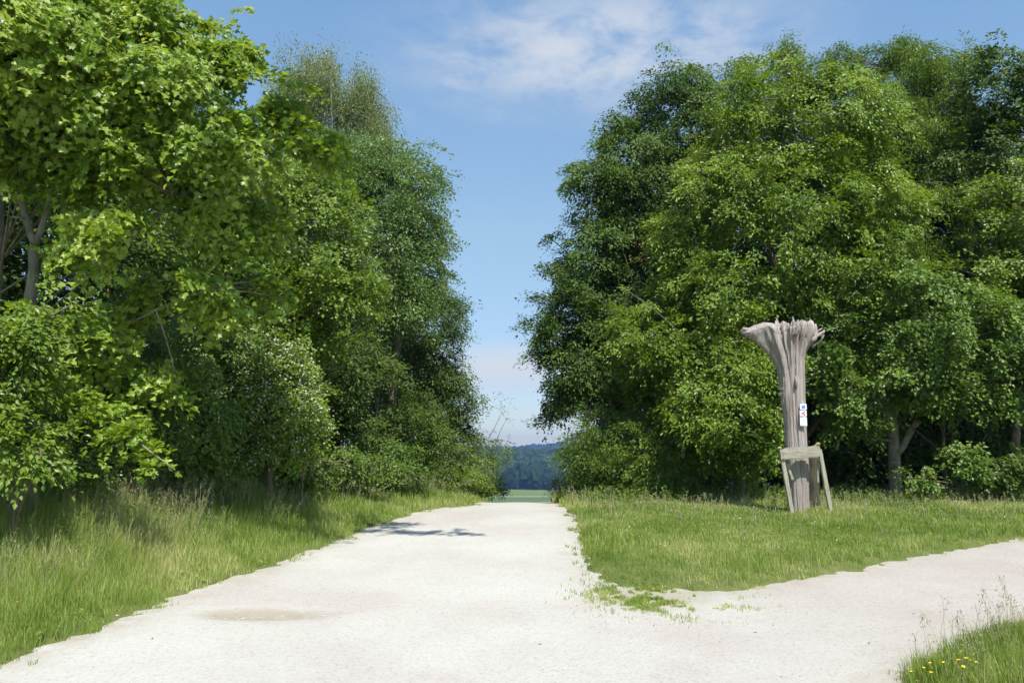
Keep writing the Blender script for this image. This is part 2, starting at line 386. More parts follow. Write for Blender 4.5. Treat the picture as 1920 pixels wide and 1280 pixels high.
# ------------------------------------------------------------------ grass
GRASS = leaf_mat('grass_blades', (0.156, 0.24, 0.041), (0.257, 0.349, 0.069), (0.475, 0.491, 0.208), .35, .5, .3)
STRAW = leaf_mat('grass_heads', (.20,.21,.10), (.33,.33,.18), (.46,.44,.28), .3, .7, .2)
def blades(x, y, h, wd, tintb=0.0, lean=.55):
    n = len(x); z = G(x, y)-.01
    a = rng.random(n)*2*PI; b = rng.random(n)*2*PI; L = lean*h*rng.random(n)
    side = np.c_[np.cos(a), np.sin(a), np.zeros(n)]*wd[:, None]/2; ld = np.c_[np.cos(b), np.sin(b), np.zeros(n)]
    p0 = np.c_[x, y, z]; p1 = p0+ld*(L*.3)[:, None]; p1[:, 2] += h*.55; p2 = p0+ld*L[:, None]; p2[:, 2] += h*np.sqrt(np.clip(1-(L/h)**2*.5, .2, 1))
    V = np.stack([p0-side, p0+side, p1+side*.75, p1-side*.75, p2], 1).reshape(-1, 3)
    i = np.arange(n)*5; q = np.stack([i, i+1, i+2, i+3], -1); t = np.stack([i+3, i+2, i+4], -1)
    ti = np.clip(.38+tintb+(fbm(np.c_[x, y], .9, 77)-.5)*1.5+(fbm(np.c_[x, y], 4.5, 78, 2)-.5)*.7+rng.normal(size=n)*.17, 0, 1)
    return V, q, t, np.repeat(ti, 5)
def grass(name, label, xr, yr, dens, hf, keep, wd=.006, tb=0.0):
    n = int((xr[1]-xr[0])*(yr[1]-yr[0])*dens); x = rng.uniform(*xr, n); y = rng.uniform(*yr, n)
    s = sd(x, y); w_ = np.clip((8/np.maximum(y, 3))**1.0, .3, 1.6)            # thinner stand with distance, wider blades
    k = (s > -.03) & keep(x, y, s) & (rng.random(n) < np.clip(w_, 0, 1)*np.clip(.55+s*6, .3, 1))
    x, y, s = x[k], y[k], s[k]; h = hf(x, y, s)*(.5+.8*rng.random(len(x)))
    wd_ = wd*np.maximum(1, y/8)*(.6+.8*rng.random(len(x)))
    tuft = (nz(x, y, 13, 6) > .58) & (s < .5); h = np.where(tuft, h+.05+.05*rng.random(len(x)), h)
    V, q, t, ti = blades(x, y, h, wd_, tb); o = mesh_np(name, V, [q, t], GRASS, None, ti)
    tag(o, label, 'grass', kind='stuff'); return o
nz = lambda x, y, s=50, f=.8: fbm(np.c_[x, y], f, s)
grass('verge_grass', 'rough green grass on the bank along the left edge of the road', (-9, .0), (3.6, 24), 2300,
      lambda x, y, s: .055+np.clip(s, 0, 3)*.26*(.55+.9*nz(x, y)), lambda x, y, s: (x < .3) & (x > -8.5), tb=.13)
grass('meadow_grass', 'mown green meadow grass in the wedge between road and side path', (.9, 17), (7.6, 24), 2300,
      lambda x, y, s: .03+np.clip(s, 0, .8)*.045+np.clip((y-15.8)/3, 0, 1)*.12*(.5+nz(x, y, 4))+.06*np.clip((nz(x, y, 8, .7)-.55)*6, 0, 1), lambda x, y, s: (y > 7.6) & (rng.random(len(x)) < np.clip((np.hypot((x-tx_)*.8, y-ty_-.3)-.35)/1.1, .22, 1)), tb=.2)
grass('corner_grass', 'tall lush grass clump in the bottom right corner beside the path', (2.6, 6.6), (4.2, 9.5), 5200,
      lambda x, y, s: .07+np.clip(s, 0, .8)*.26*(.6+.8*nz(x, y, 5, 1.5)), lambda x, y, s: (y < 5.4+x*.62-.9) & (x > 2.5), .0055, tb=-.06)
# blades straggling over the gravel edge
n = 60000; x = rng.uniform(-6, 10, n); y = rng.uniform(3.8, 20, n); s_ = sd(x, y); k = (s_ < .02) & (s_ > -.22) & (rng.random(n) < np.clip((fbm(np.c_[x, y], 3, 55, 3)-.56)*7+s_*3.5, 0, .5)); x, y = x[k], y[k]
x = np.repeat(x, 9)+rng.normal(size=9*len(x))*.025; y = np.repeat(y, 9)+rng.normal(size=len(x))*.025
V, q, t, ti = blades(x, y, .02+.05*rng.random(len(x)), (.005+.004*rng.random(len(x)))*np.maximum(1, y/8), .12, .9); V = V.reshape(-1, 5, 3); V[:, :, 2] += np.maximum(0, roadz(x, y)-G(x, y))[:, None]
tag(mesh_np('edge_grass', V.reshape(-1, 3), [q, t], GRASS, None, ti), 'short stragglers of grass creeping over the gravel edges', 'grass', kind='stuff')
# sparse tufts growing through the gravel in front of the meadow
n = 26000; x = rng.normal(tx_+.18, .34, n); y = rng.normal(ty_, .36, n); c_ = fbm(np.c_[x, y], 3.2, 91, 2)*.5+fbm(np.c_[x, y], 13, 92, 2)*.5
k = (rng.random(n) < np.clip((c_-.49)*9, 0, 1)); x, y = x[k], y[k]
V, q, t, ti = blades(x, y, .02+.045*rng.random(len(x)), .006+.004*rng.random(len(x)), .30, .9)
z0 = roadz(x, y); V = V.reshape(-1, 5, 3); V[:, :, 2] += np.maximum(0, z0-G(x, y))[:, None]; V = V.reshape(-1, 3)
tag(mesh_np('trodden_grass', V, [q, t], GRASS, None, ti), 'patchy trodden grass tufts on the gravel at the fork', 'grass', kind='stuff')
# flowering grass heads
def heads(name, label, x, y, h, hl=.10, nb=16):
    n = len(x); z = G(x, y); b = rng.random(n)*2*PI; L = h*rng.uniform(.08, .38, n)
    tip = np.c_[x+np.cos(b)*L, y+np.sin(b)*L, z+h]; base = np.c_[x, y, z]; mid = (base+tip)/2; mid[:, :2] = mid[:, :2]*.5+base[:, :2]*.5
    sw = np.c_[np.ones(n), np.zeros(n), np.zeros(n)]*(.0016*np.maximum(1, y/6))[:, None]
    V1 = np.stack([base-sw, base+sw, mid+sw, mid-sw, tip+sw*.6, tip-sw*.6], 1).reshape(-1, 3)
    i = np.arange(n)*6; q = np.concatenate([np.stack([i, i+1, i+2, i+3], -1), np.stack([i+3, i+2, i+4, i+5], -1)])
    idx = np.repeat(np.arange(n), nb); tt = rng.random(len(idx)); ax = unit(tip-mid)
    r = .022*(1-tt*.6)*(hl/.1)
    pos = tip[idx]-ax[idx]*(1-tt)[:, None]*hl*1.3+rng.normal(size=(len(idx), 3))*r[:, None]
    V2, F2 = scatter(pos, rng.normal(size=(len(idx), 3)), ax[idx]+rng.normal(size=(len(idx), 3))*.5, (.016+.012*rng.random(len(idx)))*np.maximum(1, y[idx]/9), NARROW)
    V = np.r_[V1, V2]; ti = np.r_[np.full(len(V1), .3), np.repeat(rng.random(len(idx)), 4)]
    return tag(mesh_np(name, V, [q, F2+len(V1)], STRAW, None, ti), label, 'grass', kind='stuff')
def pick(n, xr, yr, f):
    x = rng.uniform(*xr, n); y = rng.uniform(*yr, n); s = sd(x, y); k = f(x, y, s) & (s > .05); return x[k], y[k], s[k]
x, y, s = pick(26000, (-8.5, 0), (4, 22), lambda x, y, s: (x < 0) & (rng.random(len(x)) < np.clip((s-.6)*.6, 0, .7)*(nz(x, y, 44) > .40)) & (s < 4.5))
heads('tall_grass', 'tall pale flowering grass heads along the left hedge foot', x, y, (.35+np.clip(s-.6, 0, 2)*.28)*(.8+.4*rng.random(len(x))), .10, 12)
x, y, s = pick(7500, (1, 15), (10, 22), lambda x, y, s: (x > .8) & (rng.random(len(x)) < np.clip((y-11)*.09, .05, .6)))
heads('meadow_seed_heads', 'thin pinkish seed heads standing over the meadow before the hedge', x, y, .12+.26*np.clip((y-14)/5, 0, 1)*rng.random(len(x))+.06*rng.random(len(x)), .05, 6)
x, y, s = pick(700, (2.7, 6), (4.5, 8.5), lambda x, y, s: (x > 2.5) & (y < 5.4+x*.62-1.0) & (s > .1))
heads('corner_seed_heads', 'brown loose seed heads leaning over the path from the corner grass', x, y, .24+.24*rng.random(len(x)), .09, 12)

# leaf litter and twigs blown to the road edges
n = 60000; x = rng.uniform(-5.5, 9, n); y = rng.uniform(4, 18, n); s_ = sd(x, y); k = (s_ < 0) & (rng.random(n) < .012*np.exp(s_/.5)+.0012); x, y = x[k], y[k]; n = len(x); a = rng.random(n)*6.28
V, Fa = scatter(np.c_[x, y, roadz(x, y)+.006], np.c_[rng.normal(size=(n, 2))*.3, np.ones(n)], np.c_[np.cos(a), np.sin(a), 0*a], .014+.025*rng.random(n)**2, NARROW)
tag(mesh_np('leaf_litter', V, [Fa], leaf_mat('dry_litter', (.08, .06, .04), (.16, .12, .07), (.25, .2, .12), .1, .9, .1), None, np.repeat(rng.random(n), 4)), 'brown leaf litter and twig bits thinly scattered on the gravel', 'leaf litter', kind='stuff')

# flowers
YEL = M('yellow_petals'); YEL = YEL.done(YEL.bsdf((.75, .52, .02), .6, .3)); WHT = M('white_petals'); WHT = WHT.done(WHT.bsdf((.75, .75, .70), .7, .3))
STEM = M('green_stem'); STEM = STEM.done(STEM.bsdf((.08, .14, .03), .7, .3))
def specks(name, label, x, y, h, sz, mat, cat='flowers'):
    n = len(x); p = np.c_[np.repeat(x, 4), np.repeat(y, 4), np.repeat(G(x, y)+h, 4)]; a = np.tile(np.arange(4)*PI/2, n)+np.repeat(rng.random(n)*6, 4)
    V, Fa = scatter(p, np.c_[rng.normal(size=4*n)*.3, rng.normal(size=4*n)*.3-.3, np.ones(4*n)], np.c_[np.cos(a), np.sin(a), np.zeros(4*n)], np.repeat(sz*(.7+.6*rng.random(n)), 4), ROUND)
    o = mesh_np(name, V, [Fa], mat, None, np.zeros(len(V)))
    tag(o, label, cat, kind='stuff')
x, y, s = pick(900, (1, 14), (10, 20), lambda x, y, s: (s > .3) & (rng.random(len(x)) < .5)); specks('daisies', 'tiny white daisies scattered through the meadow grass', x, y, .10+.1*rng.random(len(x)), .009, WHT)
x, y, s = pick(420, (1, 14), (9.5, 20), lambda x, y, s: s > .2); specks('yellow_meadow_flowers', 'tiny yellow flowers dotted over the meadow', x, y, .09+.1*rng.random(len(x)), .008, YEL)
x, y, s = pick(500, (-8, 0), (4, 14), lambda x, y, s: (s > .2) & (x < 0)); specks('verge_flowers', 'tiny yellow flowers dotted along the left verge', x, y, .10+.2*rng.random(len(x)), .007, YEL)
bfp = [(1762, 1262), (1778, 1258), (1800, 1250), (1812, 1262), (1822, 1252), (1830, 1262), (1835, 1268), (1716, 1268), (1727, 1262), (1748, 1275), (1800, 1272), (1816, 1274), (1712, 1277)]
proto = None
for k, (u, v) in enumerate(bfp):
    gx, gy = hit(u, v+40); gz = G(gx, gy); hz = .15+.05*rng.random()
    if proto is None:
        proto = empty('buttercup', (gx, gy, gz), 'small yellow buttercup in the corner grass at the bottom right', 'flower', 'buttercups in the corner grass')
        T = Tubes(); T.add([(0, 0, -.02), (.005, 0, .08), (0, .004, .17)], [.0018, .0014, .001], 4); T.build('stem', STEM, proto)
        a = np.arange(5)*2*PI/5; V, Fa = scatter(np.tile([[0, .004, .17]], (5, 1)), np.c_[-np.cos(a)*.5, -np.sin(a)*.5, np.ones(5)], np.c_[np.cos(a), np.sin(a), .4*np.ones(5)], np.full(5, .015), ROUND)
        mesh_np('blossom', V, [Fa], YEL, proto, np.zeros(len(V))); cur = proto
    else:
        cur = proto.copy(); C.objects.link(cur); cur.location = (gx, gy, gz)
        for ch in list(proto.children): c = ch.copy(); C.objects.link(c); c.parent = cur
    cur.rotation_euler = (rng.normal()*.15, rng.normal()*.15, rng.random()*6); s_ = hz/.17; cur.scale = (s_, s_, s_)

# loose stones
def stones(name, label, x, y, z, sz, mat):
    ico = np.array([[0, 0, 1], [.9, 0, .3], [.28, .85, .3], [-.72, .52, .3], [-.72, -.52, .3], [.28, -.85, .3], [.1, .1, -.6]])
    Fa = np.array([[0, 1, 2], [0, 2, 3], [0, 3, 4], [0, 4, 5], [0, 5, 1], [6, 2, 1], [6, 3, 2], [6, 4, 3], [6, 5, 4], [6, 1, 5]])
    n = len(x); a = rng.random(n)*6.28; jit = 1+rng.normal(size=(n, 7, 1))*.22; T = ico[None]*jit
    s = sz[:, None]*np.c_[.7+.6*rng.random(n), .6+.5*rng.random(n), .35+.35*rng.random(n)]
    T = T*s[:, None]; ca, sa = np.cos(a)[:, None], np.sin(a)[:, None]
    V = np.stack([T[..., 0]*ca-T[..., 1]*sa, T[..., 0]*sa+T[..., 1]*ca, T[..., 2]], -1)+np.stack([x, y, z], -1)[:, None]
    return mesh_np(name, V.reshape(-1, 3), [(np.arange(n)*7)[:, None, None].repeat(10, 1).repeat(3, 2).reshape(-1, 3)+np.tile(Fa, (n, 1))], mat, None, np.repeat(rng.random(n), 7))
STONE = leaf_mat('loose_stone', (.30, .27, .23), (.44, .42, .38), (.54, .52, .48), 0, .9, .1)
n = 26000; y = 4.5+13*rng.random(n)**1.8; x = rng.uniform(-5, 9, n); s = sd(x, y); k = (s < .05) & (rng.random(n) < .35+.6*(fbm(np.c_[x, y], .9, 12) > .5)); x, y = x[k], y[k]
tag(stones('gravel_stones', 'loose pale limestone chips strewn over road and path', x, y, roadz(x, y), .003+.006*rng.random(len(x))**2.5, STONE), 'loose pale limestone chips strewn over road and path', 'gravel', kind='stuff')
n = 90; x = rng.normal(hx+.12, .26, n); y = rng.normal(hy-.02, .08, n)
tag(stones('pothole_stones', 'coarser whitish stones lying in the shallow brown pothole', x, y, roadz(x, y), .006+.012*rng.random(n)**2, STONE), 'coarser whitish stones lying in the shallow brown pothole', 'gravel', kind='stuff')
for (u, v, sz, lb) in [(156, 1174, .028, 'flat white stone lying in the verge grass at lower left'), (219, 1159, .022, 'smaller pale stone at the grass edge beside the gravel at lower left'), (1013, 1207, .016, 'single white stone alone in the middle of the gravel foreground')]:
    gx, gy = hit(u, v); q = stones('stone', lb, np.array([gx]), np.array([gy]), np.array([max(G(gx, gy), float(roadz(np.array([gx]), np.array([gy]))[0]))+sz*.3]), np.array([sz]), STONE); tag(q, lb, 'stone')

# ------------------------------------------------------------------ the upturned stump on its post
SY = 15.0
def hz(v): return float(at(1495, v, SY)[2])
sx0, _ = at(1496, 900, SY)[:2]; sbz = G(sx0, SY)
m = M('weathered_wood'); v1 = m.pos((1, 1, .07)); f = m.noise(v1, 22, 7, .7, .6); g = m.noise(m.pos((1, 1, .2)), 5, 4, .6)
col = m.ramp(f, [(.28, (.15, .12, .105)), (.42, (.33, .28, .255)), (.58, (.44, .39, .355)), (.8, (.56, .53, .50))])
col = m.mix(m.mathr(g), col, (.24, .165, .14)); WOOD = m.done(m.bsdf(col, .85, .15, f, .035, 1.0))
m = M('grey_plank'); v1 = m.pos((.12, 1, 1)); f = m.noise(v1, 40, 6, .7); li = m.noise(m.world(), 9, 4, .7)
col = m.ramp(f, [(.3, (.22, .19, .14)), (.55, (.38, .35, .28)), (.8, (.48, .45, .37))]); PLANK = m.done(m.bsdf(col, .9, .1, f, .008))
m = M('plank_leg'); v1 = m.pos((1, 1, .12)); f = m.noise(v1, 40, 6, .7)
col = m.ramp(f, [(.3, (.22, .20, .14)), (.55, (.40, .38, .29)), (.8, (.50, .48, .40))]); PLEG = m.done(m.bsdf(col, .9, .1, f, .008))
m = M('lichen'); f = m.noise(m.world(), 60, 4, .7); LICH = m.done(m.bsdf(m.ramp(f, [(.3, (.24, .24, .08)), (.7, (.46, .45, .17))]), .95, .05, f, .01))
root = empty('stump_post', (sx0, SY, sbz), 'tall weathered upside-down tree stump with spreading roots on top', 'stump')
prof = [(985, -22, 22, .22), (964, -19, 19, .19), (930, -19, 19, .19), (900, -20, 20, .20), (870, -22, 21, .21), (840, -21, 20, .20), (800, -20, 20, .20), (760, -23, 20, .20),
        (720, -26, 21, .21), (690, -30, 22, .22), (670, -38, 23, .23), (655, -50, 27, .24), (643, -63, 33, .26), (633, -76, 41, .28), (626, -86, 47, .30), (620, -100, 50, .30), (614, -105, 49, .30)]
pv = np.array(prof, float); vs = np.concatenate([np.linspace(985, 700, 46), np.linspace(697, 614, 44)])
th = np.linspace(0, 2*PI, 150, endpoint=False); rows = []
for v in vs:
    L = -np.interp(-v, -pv[:, 0], pv[:, 1])/100; R = np.interp(-v, -pv[:, 0], pv[:, 2])/100; D = np.interp(-v, -pv[:, 0], pv[:, 3])
    fl = np.clip((740-v)/120, 0, 1)
    wl = np.exp(-(np.abs(((th-PI+PI) % (2*PI))-PI)/(1.2-.78*fl))**2.0); wr = np.exp(-(np.abs((th+PI) % (2*PI)-PI)/(1.2-.3*fl))**2)
    r = D+(L-D)*wl+(R-D)*wr
    z = hz(v); q = np.c_[np.cos(th)*1.4, np.sin(th)*1.4, np.full(150, z*.22)]
    ridge = np.abs(fbm(q, 2.4, 21, 3)-.5)*2; ridge2 = np.abs(fbm(np.c_[q[:, :2]*3, q[:, 2]*1.5], 2.6, 25, 2)-.5)*2
    r = r*(1+(.10+.30*fl)*(ridge-.28)*1.2+(.06+.22*fl)*(ridge2-.25))
    crack = np.exp(-(((th-4.62-.1*math.sin(z*2)))/.035)**2)*.05
    for a0, sw, dd, wdt in ((4.15, -.28, .07, .07), (4.95, .16, .06, .06), (5.35, .22, .07, .08), (3.75, -.2, .06, .08), (4.4, .05, .04, .04), (5.8, .2, .05, .07)):
        crack = crack+np.exp(-((th-a0-sw*fl)/wdt)**2)*dd*(.12+fl)
    r = r-crack
    zz = z+fl**2*(.16*(fbm(np.c_[np.cos(th)*3, np.sin(th)*3, 0*th], 1.3, 5, 3)-.5)*2)-.03*fl*wl-.17*fl**2*np.exp(-((th-4.02)/.28)**2)+.07*fl**2*np.exp(-((th-5.5)/.35)**2)-.08*fl**2*np.exp(-((th-6.1)/.2)**2)
    rows.append(np.c_[np.cos(th)*r, np.sin(th)*r, zz-sbz])
# ragged rim: spikes, then a hollow in the middle
top = rows[-1].copy(); spk = np.abs(fbm(np.c_[np.cos(th)*6, np.sin(th)*6, 0*th], 2.0, 61, 2)-.5)*2
top[:, :2] *= .93; top[:, 2] += .02+.22*spk*(.35+.65*(np.cos(th-.6) > -.3)); rows.append(top)
for f_, dz in ((.72, .02), (.5, -.02), (.3, .05), (.12, -.05)):
    q = rows[89].copy(); q[:, :2] *= f_; q[:, 2] += dz+.16*(fbm(np.c_[q[:, :2]*9, 0*th], 1., 8)-.4); rows.append(q)
V = np.concatenate(rows); nr = len(rows); i = np.arange(nr-1)[:, None]*150; j = np.arange(150)[None]; j2 = (j+1) % 150
Fq = np.stack([i+j, i+j2, i+150+j2, i+150+j], -1).reshape(-1, 4)
V = np.r_[V, [[0, 0, V[-150:, 2].mean()]]]; jj = np.arange(150); cap = np.stack([jj+(nr-1)*150, (jj+1) % 150+(nr-1)*150, np.full(150, len(V)-1)], -1)
o = mesh_np('trunk', V, [Fq, cap], WOOD, root, smooth=True)
T = Tubes()
def loc(u, v, dy=0): p = at(u, v, SY+dy); return p-np.array([sx0, SY, sbz])
rt = [((1438, 624), (1415, 620), (1392, 617), .055, .022, -.04), ((1440, 634), (1420, 626), (1398, 621), .05, .015, .03), ((1468, 640), (1468, 620), (1468, 604), .05, .035, -.2), ((1474, 640), (1476, 620), (1477, 606), .035, .02, -.16), ((1510, 640), (1524, 620), (1524, 605), .04, .01, -.1),
      ((1520, 640), (1538, 626), (1546, 620), .05, .02, -.05), ((1515, 632), (1530, 622), (1541, 616), .035, .01, .1), ((1500, 630), (1508, 616), (1513, 607), .03, .01, 0), ((1490, 630), (1492, 616), (1495, 610), .03, .01, .15), ((1450, 636), (1452, 622), (1447, 615), .04, .01, .1), ((1455, 634), (1462, 622), (1457, 616), .04, .012, -.22), ((1522, 650), (1538, 640), (1546, 628), .03, .008, .05)]
for a, b, c, r1, r2, dy in rt:
    L = bez(loc(*a, dy*.5), loc(*b, dy), loc(*c, dy), 9); L += rng.normal(size=L.shape)*.006; T.add(L, np.linspace(r1, r2, 9)*(1+.2*rng.normal(size=9)), 8)
for k in range(150):   # splinters and rootlets of the torn root plate
    a_ = rng.uniform(-1.9, 1.3); r_ = rng.uniform(.16, .40); b_ = np.array([math.cos(a_)*r_*.8, math.sin(a_)*r_*.8, hz(634)-sbz]); e = b_+[math.cos(a_)*rng.uniform(.03, .12), math.sin(a_)*.08, rng.uniform(.1, .24)]
    T.add(bez(b_, (b_+e)/2+rng.normal(size=3)*.03, e, 5), np.array([.02, .018, .013, .009, .004])*rng.uniform(.5, 1.1), 5)
T.build('root', WOOD, root); 
T = Tubes(); T.add([loc(1470, 700, -.1), loc(1469, 712, -.15), loc(1470, 740, -.16), loc(1469, 755, -.15), loc(1461, 760, -.15)], [.012, .014, .012, .009, .005], 6)
T.add([loc(1471, 728, -.14), loc(1459, 729, -.2)], [.012, .005], 6); T.add([loc(1471, 738, -.14), loc(1458, 737, -.2)], [.012, .005], 6); T.build('dry_shoot', BARKP, root)
T = Tubes(); T.add([loc(1492, 705, -.22), loc(1493, 714, -.26), loc(1493, 722, -.26), loc(1492, 731, -.22)], [.012, .024, .026, .01], 8); T.build('branch_stub', BARKP, root)
# waymark plates
def plain(name, c, r=.5): x = M(name); return x.done(x.bsdf(c, r, .4))
PW = plain('plate_white', (.78, .78, .78)); PB = plain('plate_blue', (.10, .24, .62)); PR = plain('plate_red', (.62, .07, .14)); PG = plain('plate_grey', (.42, .42, .43)); PLB = plain('plate_pale_blue', (.45, .58, .80))
def box_mesh(name, cx, cz, w, h, y0, d, mat, parent, bev=.003):
    import bmesh
    bm = bmesh.new(); bmesh.ops.create_cube(bm, size=1); 
    for v in bm.verts: v.co = (cx+v.co.x*w, y0+v.co.y*d, cz+v.co.z*h)
    if bev: bmesh.ops.bevel(bm, geom=list(bm.edges), offset=min(bev, d*.3), segments=2, affect='EDGES')
    me = bpy.data.meshes.new(name); bm.to_mesh(me); bm.free(); me.materials.append(mat); return link(name, me, parent)
def poly_plate(name, pts, y0, d, mat, parent):
    n = len(pts); A = [(x, y0-d/2, z) for x, z in pts]; B = [(x, y0+d/2, z) for x, z in pts]
    me = bpy.data.meshes.new(name); me.from_pydata(A+B, [], [list(range(n)), list(range(2*n-1, n-1, -1))]+[[i, i+n, (i+1) % n+n, (i+1) % n] for i in range(n)]); me.materials.append(mat); return link(name, me, parent)
py = -.245
def plate(v0, v1, label, u0=1491.3, u1=1503.2, mat=None):
    a = loc(u0, v1); b = loc(u1, v0); cx, cz = (a[0]+b[0])/2, (a[2]+b[2])/2
    o = box_mesh('trail_marker', cx, cz, b[0]-a[0], b[2]-a[2], py, .012, mat or PW, root); o['label'] = label; return o, cx, cz
o, cx, cz = plate(758.3, 768.8, 'white trail marker plate with blue symbol')
poly_plate('symbol', [(cx-.03, cz+.012), (cx-.032, cz+.034), (cx-.014, cz+.034), (cx-.012, cz+.016), (cx+.010, cz+.016), (cx+.014, cz+.034), (cx+.034, cz+.034), (cx+.030, cz+.01), (cx+.034, cz-.012), (cx+.024, cz-.036), (cx+.012, cz-.030), (cx, cz-.036), (cx-.012, cz-.030), (cx-.024, cz-.036), (cx-.034, cz-.012)], py-.008, .003, PB, o)
o, cx, cz = plate(770.3, 781.2, 'white trail marker plate with red forked arrow symbol', 1490.8, 1503.2)
poly_plate('symbol', [(cx-.045, cz), (cx-.005, cz+.014), (cx+.022, cz+.042), (cx+.038, cz+.036), (cx+.014, cz), (cx+.040, cz-.034), (cx+.024, cz-.042), (cx-.005, cz-.014)], py-.008, .003, PR, o)
o, cx, cz = plate(782.8, 799, 'taller plain white plate with faint grey lines', 1491.5, 1503.6)
for dx in (-.02, .018): box_mesh('grey_line', cx+dx, cz+.02, .004, .08, py-.008, .003, PG, o, 0)
box_mesh('grey_line', cx, cz-.052, .085, .007, py-.008, .003, PG, o, 0)
box_mesh('bracket', cx-.002, loc(1497, 755)[2], .035, .05, py+.004, .01, plain('bracket_zinc', (.42, .47, .46), .4), root)

# wooden trestle in front of the stump
FY = 14.62
def wl(u, v, Y=FY): return at(u, v, Y)
fr0 = wl(1510, 965); fbz = G(fr0[0], FY); froot = empty('wooden_trestle', (fr0[0], FY, fbz), 'small grey plank trestle leaning in front of the stump', 'trestle')
O = np.array([fr0[0], FY, fbz])
def beam(name, a, b, w, d, mat, label=None):
    """a plank from a to b (world), w across, d deep, with slightly worn edges"""
    a = np.asarray(a); b = np.asarray(b); ax = b-a; L = np.linalg.norm(ax); ax = ax/L
    y = np.array([0, 1., 0]); sd_ = np.cross(ax, y); sd_ /= np.linalg.norm(sd_); dp = np.cross(sd_, ax)
    import bmesh
    bm = bmesh.new(); bmesh.ops.create_cube(bm, size=1); bmesh.ops.subdivide_edges(bm, edges=[e for e in bm.edges if abs(e.verts[0].co.z-e.verts[1].co.z) > .5], cuts=8)
    bmesh.ops.bevel(bm, geom=[e for e in bm.edges if len(e.link_faces) == 2 and e.calc_face_angle(0) > 1], offset=.07, segments=2, affect='EDGES')
    for v in bm.verts:
        c = v.co.copy(); wob = 1+.06*math.sin(c.z*9+a[0]*7)+.04*math.sin(c.z*23)
        v.co = sd_*c.x*w*wob+dp*c.y*d+ax*(c.z*L)
    me = bpy.data.meshes.new(name); bm.to_mesh(me); bm.free(); me.materials.append(mat)
    o = link(name, me, froot); o.location = (a+b)/2-O
    if label: o['label'] = label
    return o
beam('crossbar', wl(1462.5, 851.5), wl(1537, 845.5), .21, .075, PLANK, 'wide worn crossbar with illegible carved letters')
beam('leg', wl(1466.5, 858, FY+.03), wl(1486, 968, FY+.03), .07, .07, PLEG, 'left leg slanting down to the right')
beam('leg', wl(1536.5, 842, FY+.04), wl(1560, 973, FY+.04), .068, .07, PLEG, 'right leg slanting out to the right')
beam('brace', wl(1475, 868, FY+.10), wl(1486, 899, FY+.12), .05, .05, PLEG)
beam('brace', wl(1479.5, 860, FY+.14), wl(1478.5, 880, FY+.14), .03, .03, PLEG)
beam('brace', wl(1535, 862, FY+.10), wl(1533.5, 903, FY+.12), .048, .05, PLEG)
T = Tubes(); a_, b_ = wl(1522, 846, SY+.5)-O, wl(1527, 975, SY+.5)-O; L_ = a_+(b_-a_)*np.linspace(0, 1, 12)[:, None]; T.add(L_, .115+.012*np.sin(np.arange(12)*1.7), 18)
o = T.build('rear_post', bark('mossy_bark', (.05, .045, .03), (.12, .11, .07)), froot); o['label'] = 'dark mossy log post behind the stump'
for u, v, s_ in ((1461.5, 839.5, .04), (1534, 832, .045), (1529, 835, .03)):
    a = wl(u, v); V = unit(rng.normal(size=(260, 3))); 
    import bmesh
    bm = bmesh.new(); bmesh.ops.create_icosphere(bm, subdivisions=3, radius=1)
    for q in bm.verts:
        r_ = 1+.35*(vnoise(np.array([q.co[:]]), 3.1, int(u))[0]-.5)*2; q.co = (q.co.x*s_*r_*.85, q.co.y*s_*r_*.7, q.co.z*s_*r_*.6)
    me = bpy.data.meshes.new('lichen_tuft'); bm.to_mesh(me); bm.free(); me.materials.append(LICH); o = link('lichen_tuft', me, froot); o.location = a-O
# carved strokes on the crossbar
CARV = plain('carved_groove', (.52, .48, .40), .9); rs = np.random.default_rng(3)
for k, u in enumerate((1469, 1472, 1475, 1484, 1490, 1497, 1500, 1503, 1508, 1514)):
    vv = 846.5-(u-1463)*.08; q = wl(u, vv, FY-.040)-O; box_mesh('carved_stroke', q[0], q[2], .008, .045+.01*(k % 3), q[1], .003, CARV, froot, 0)

# ------------------------------------------------------------------ trees
LB = 'trees and bushes of the left hedge'; RB = 'trees and bushes of the right hedge'
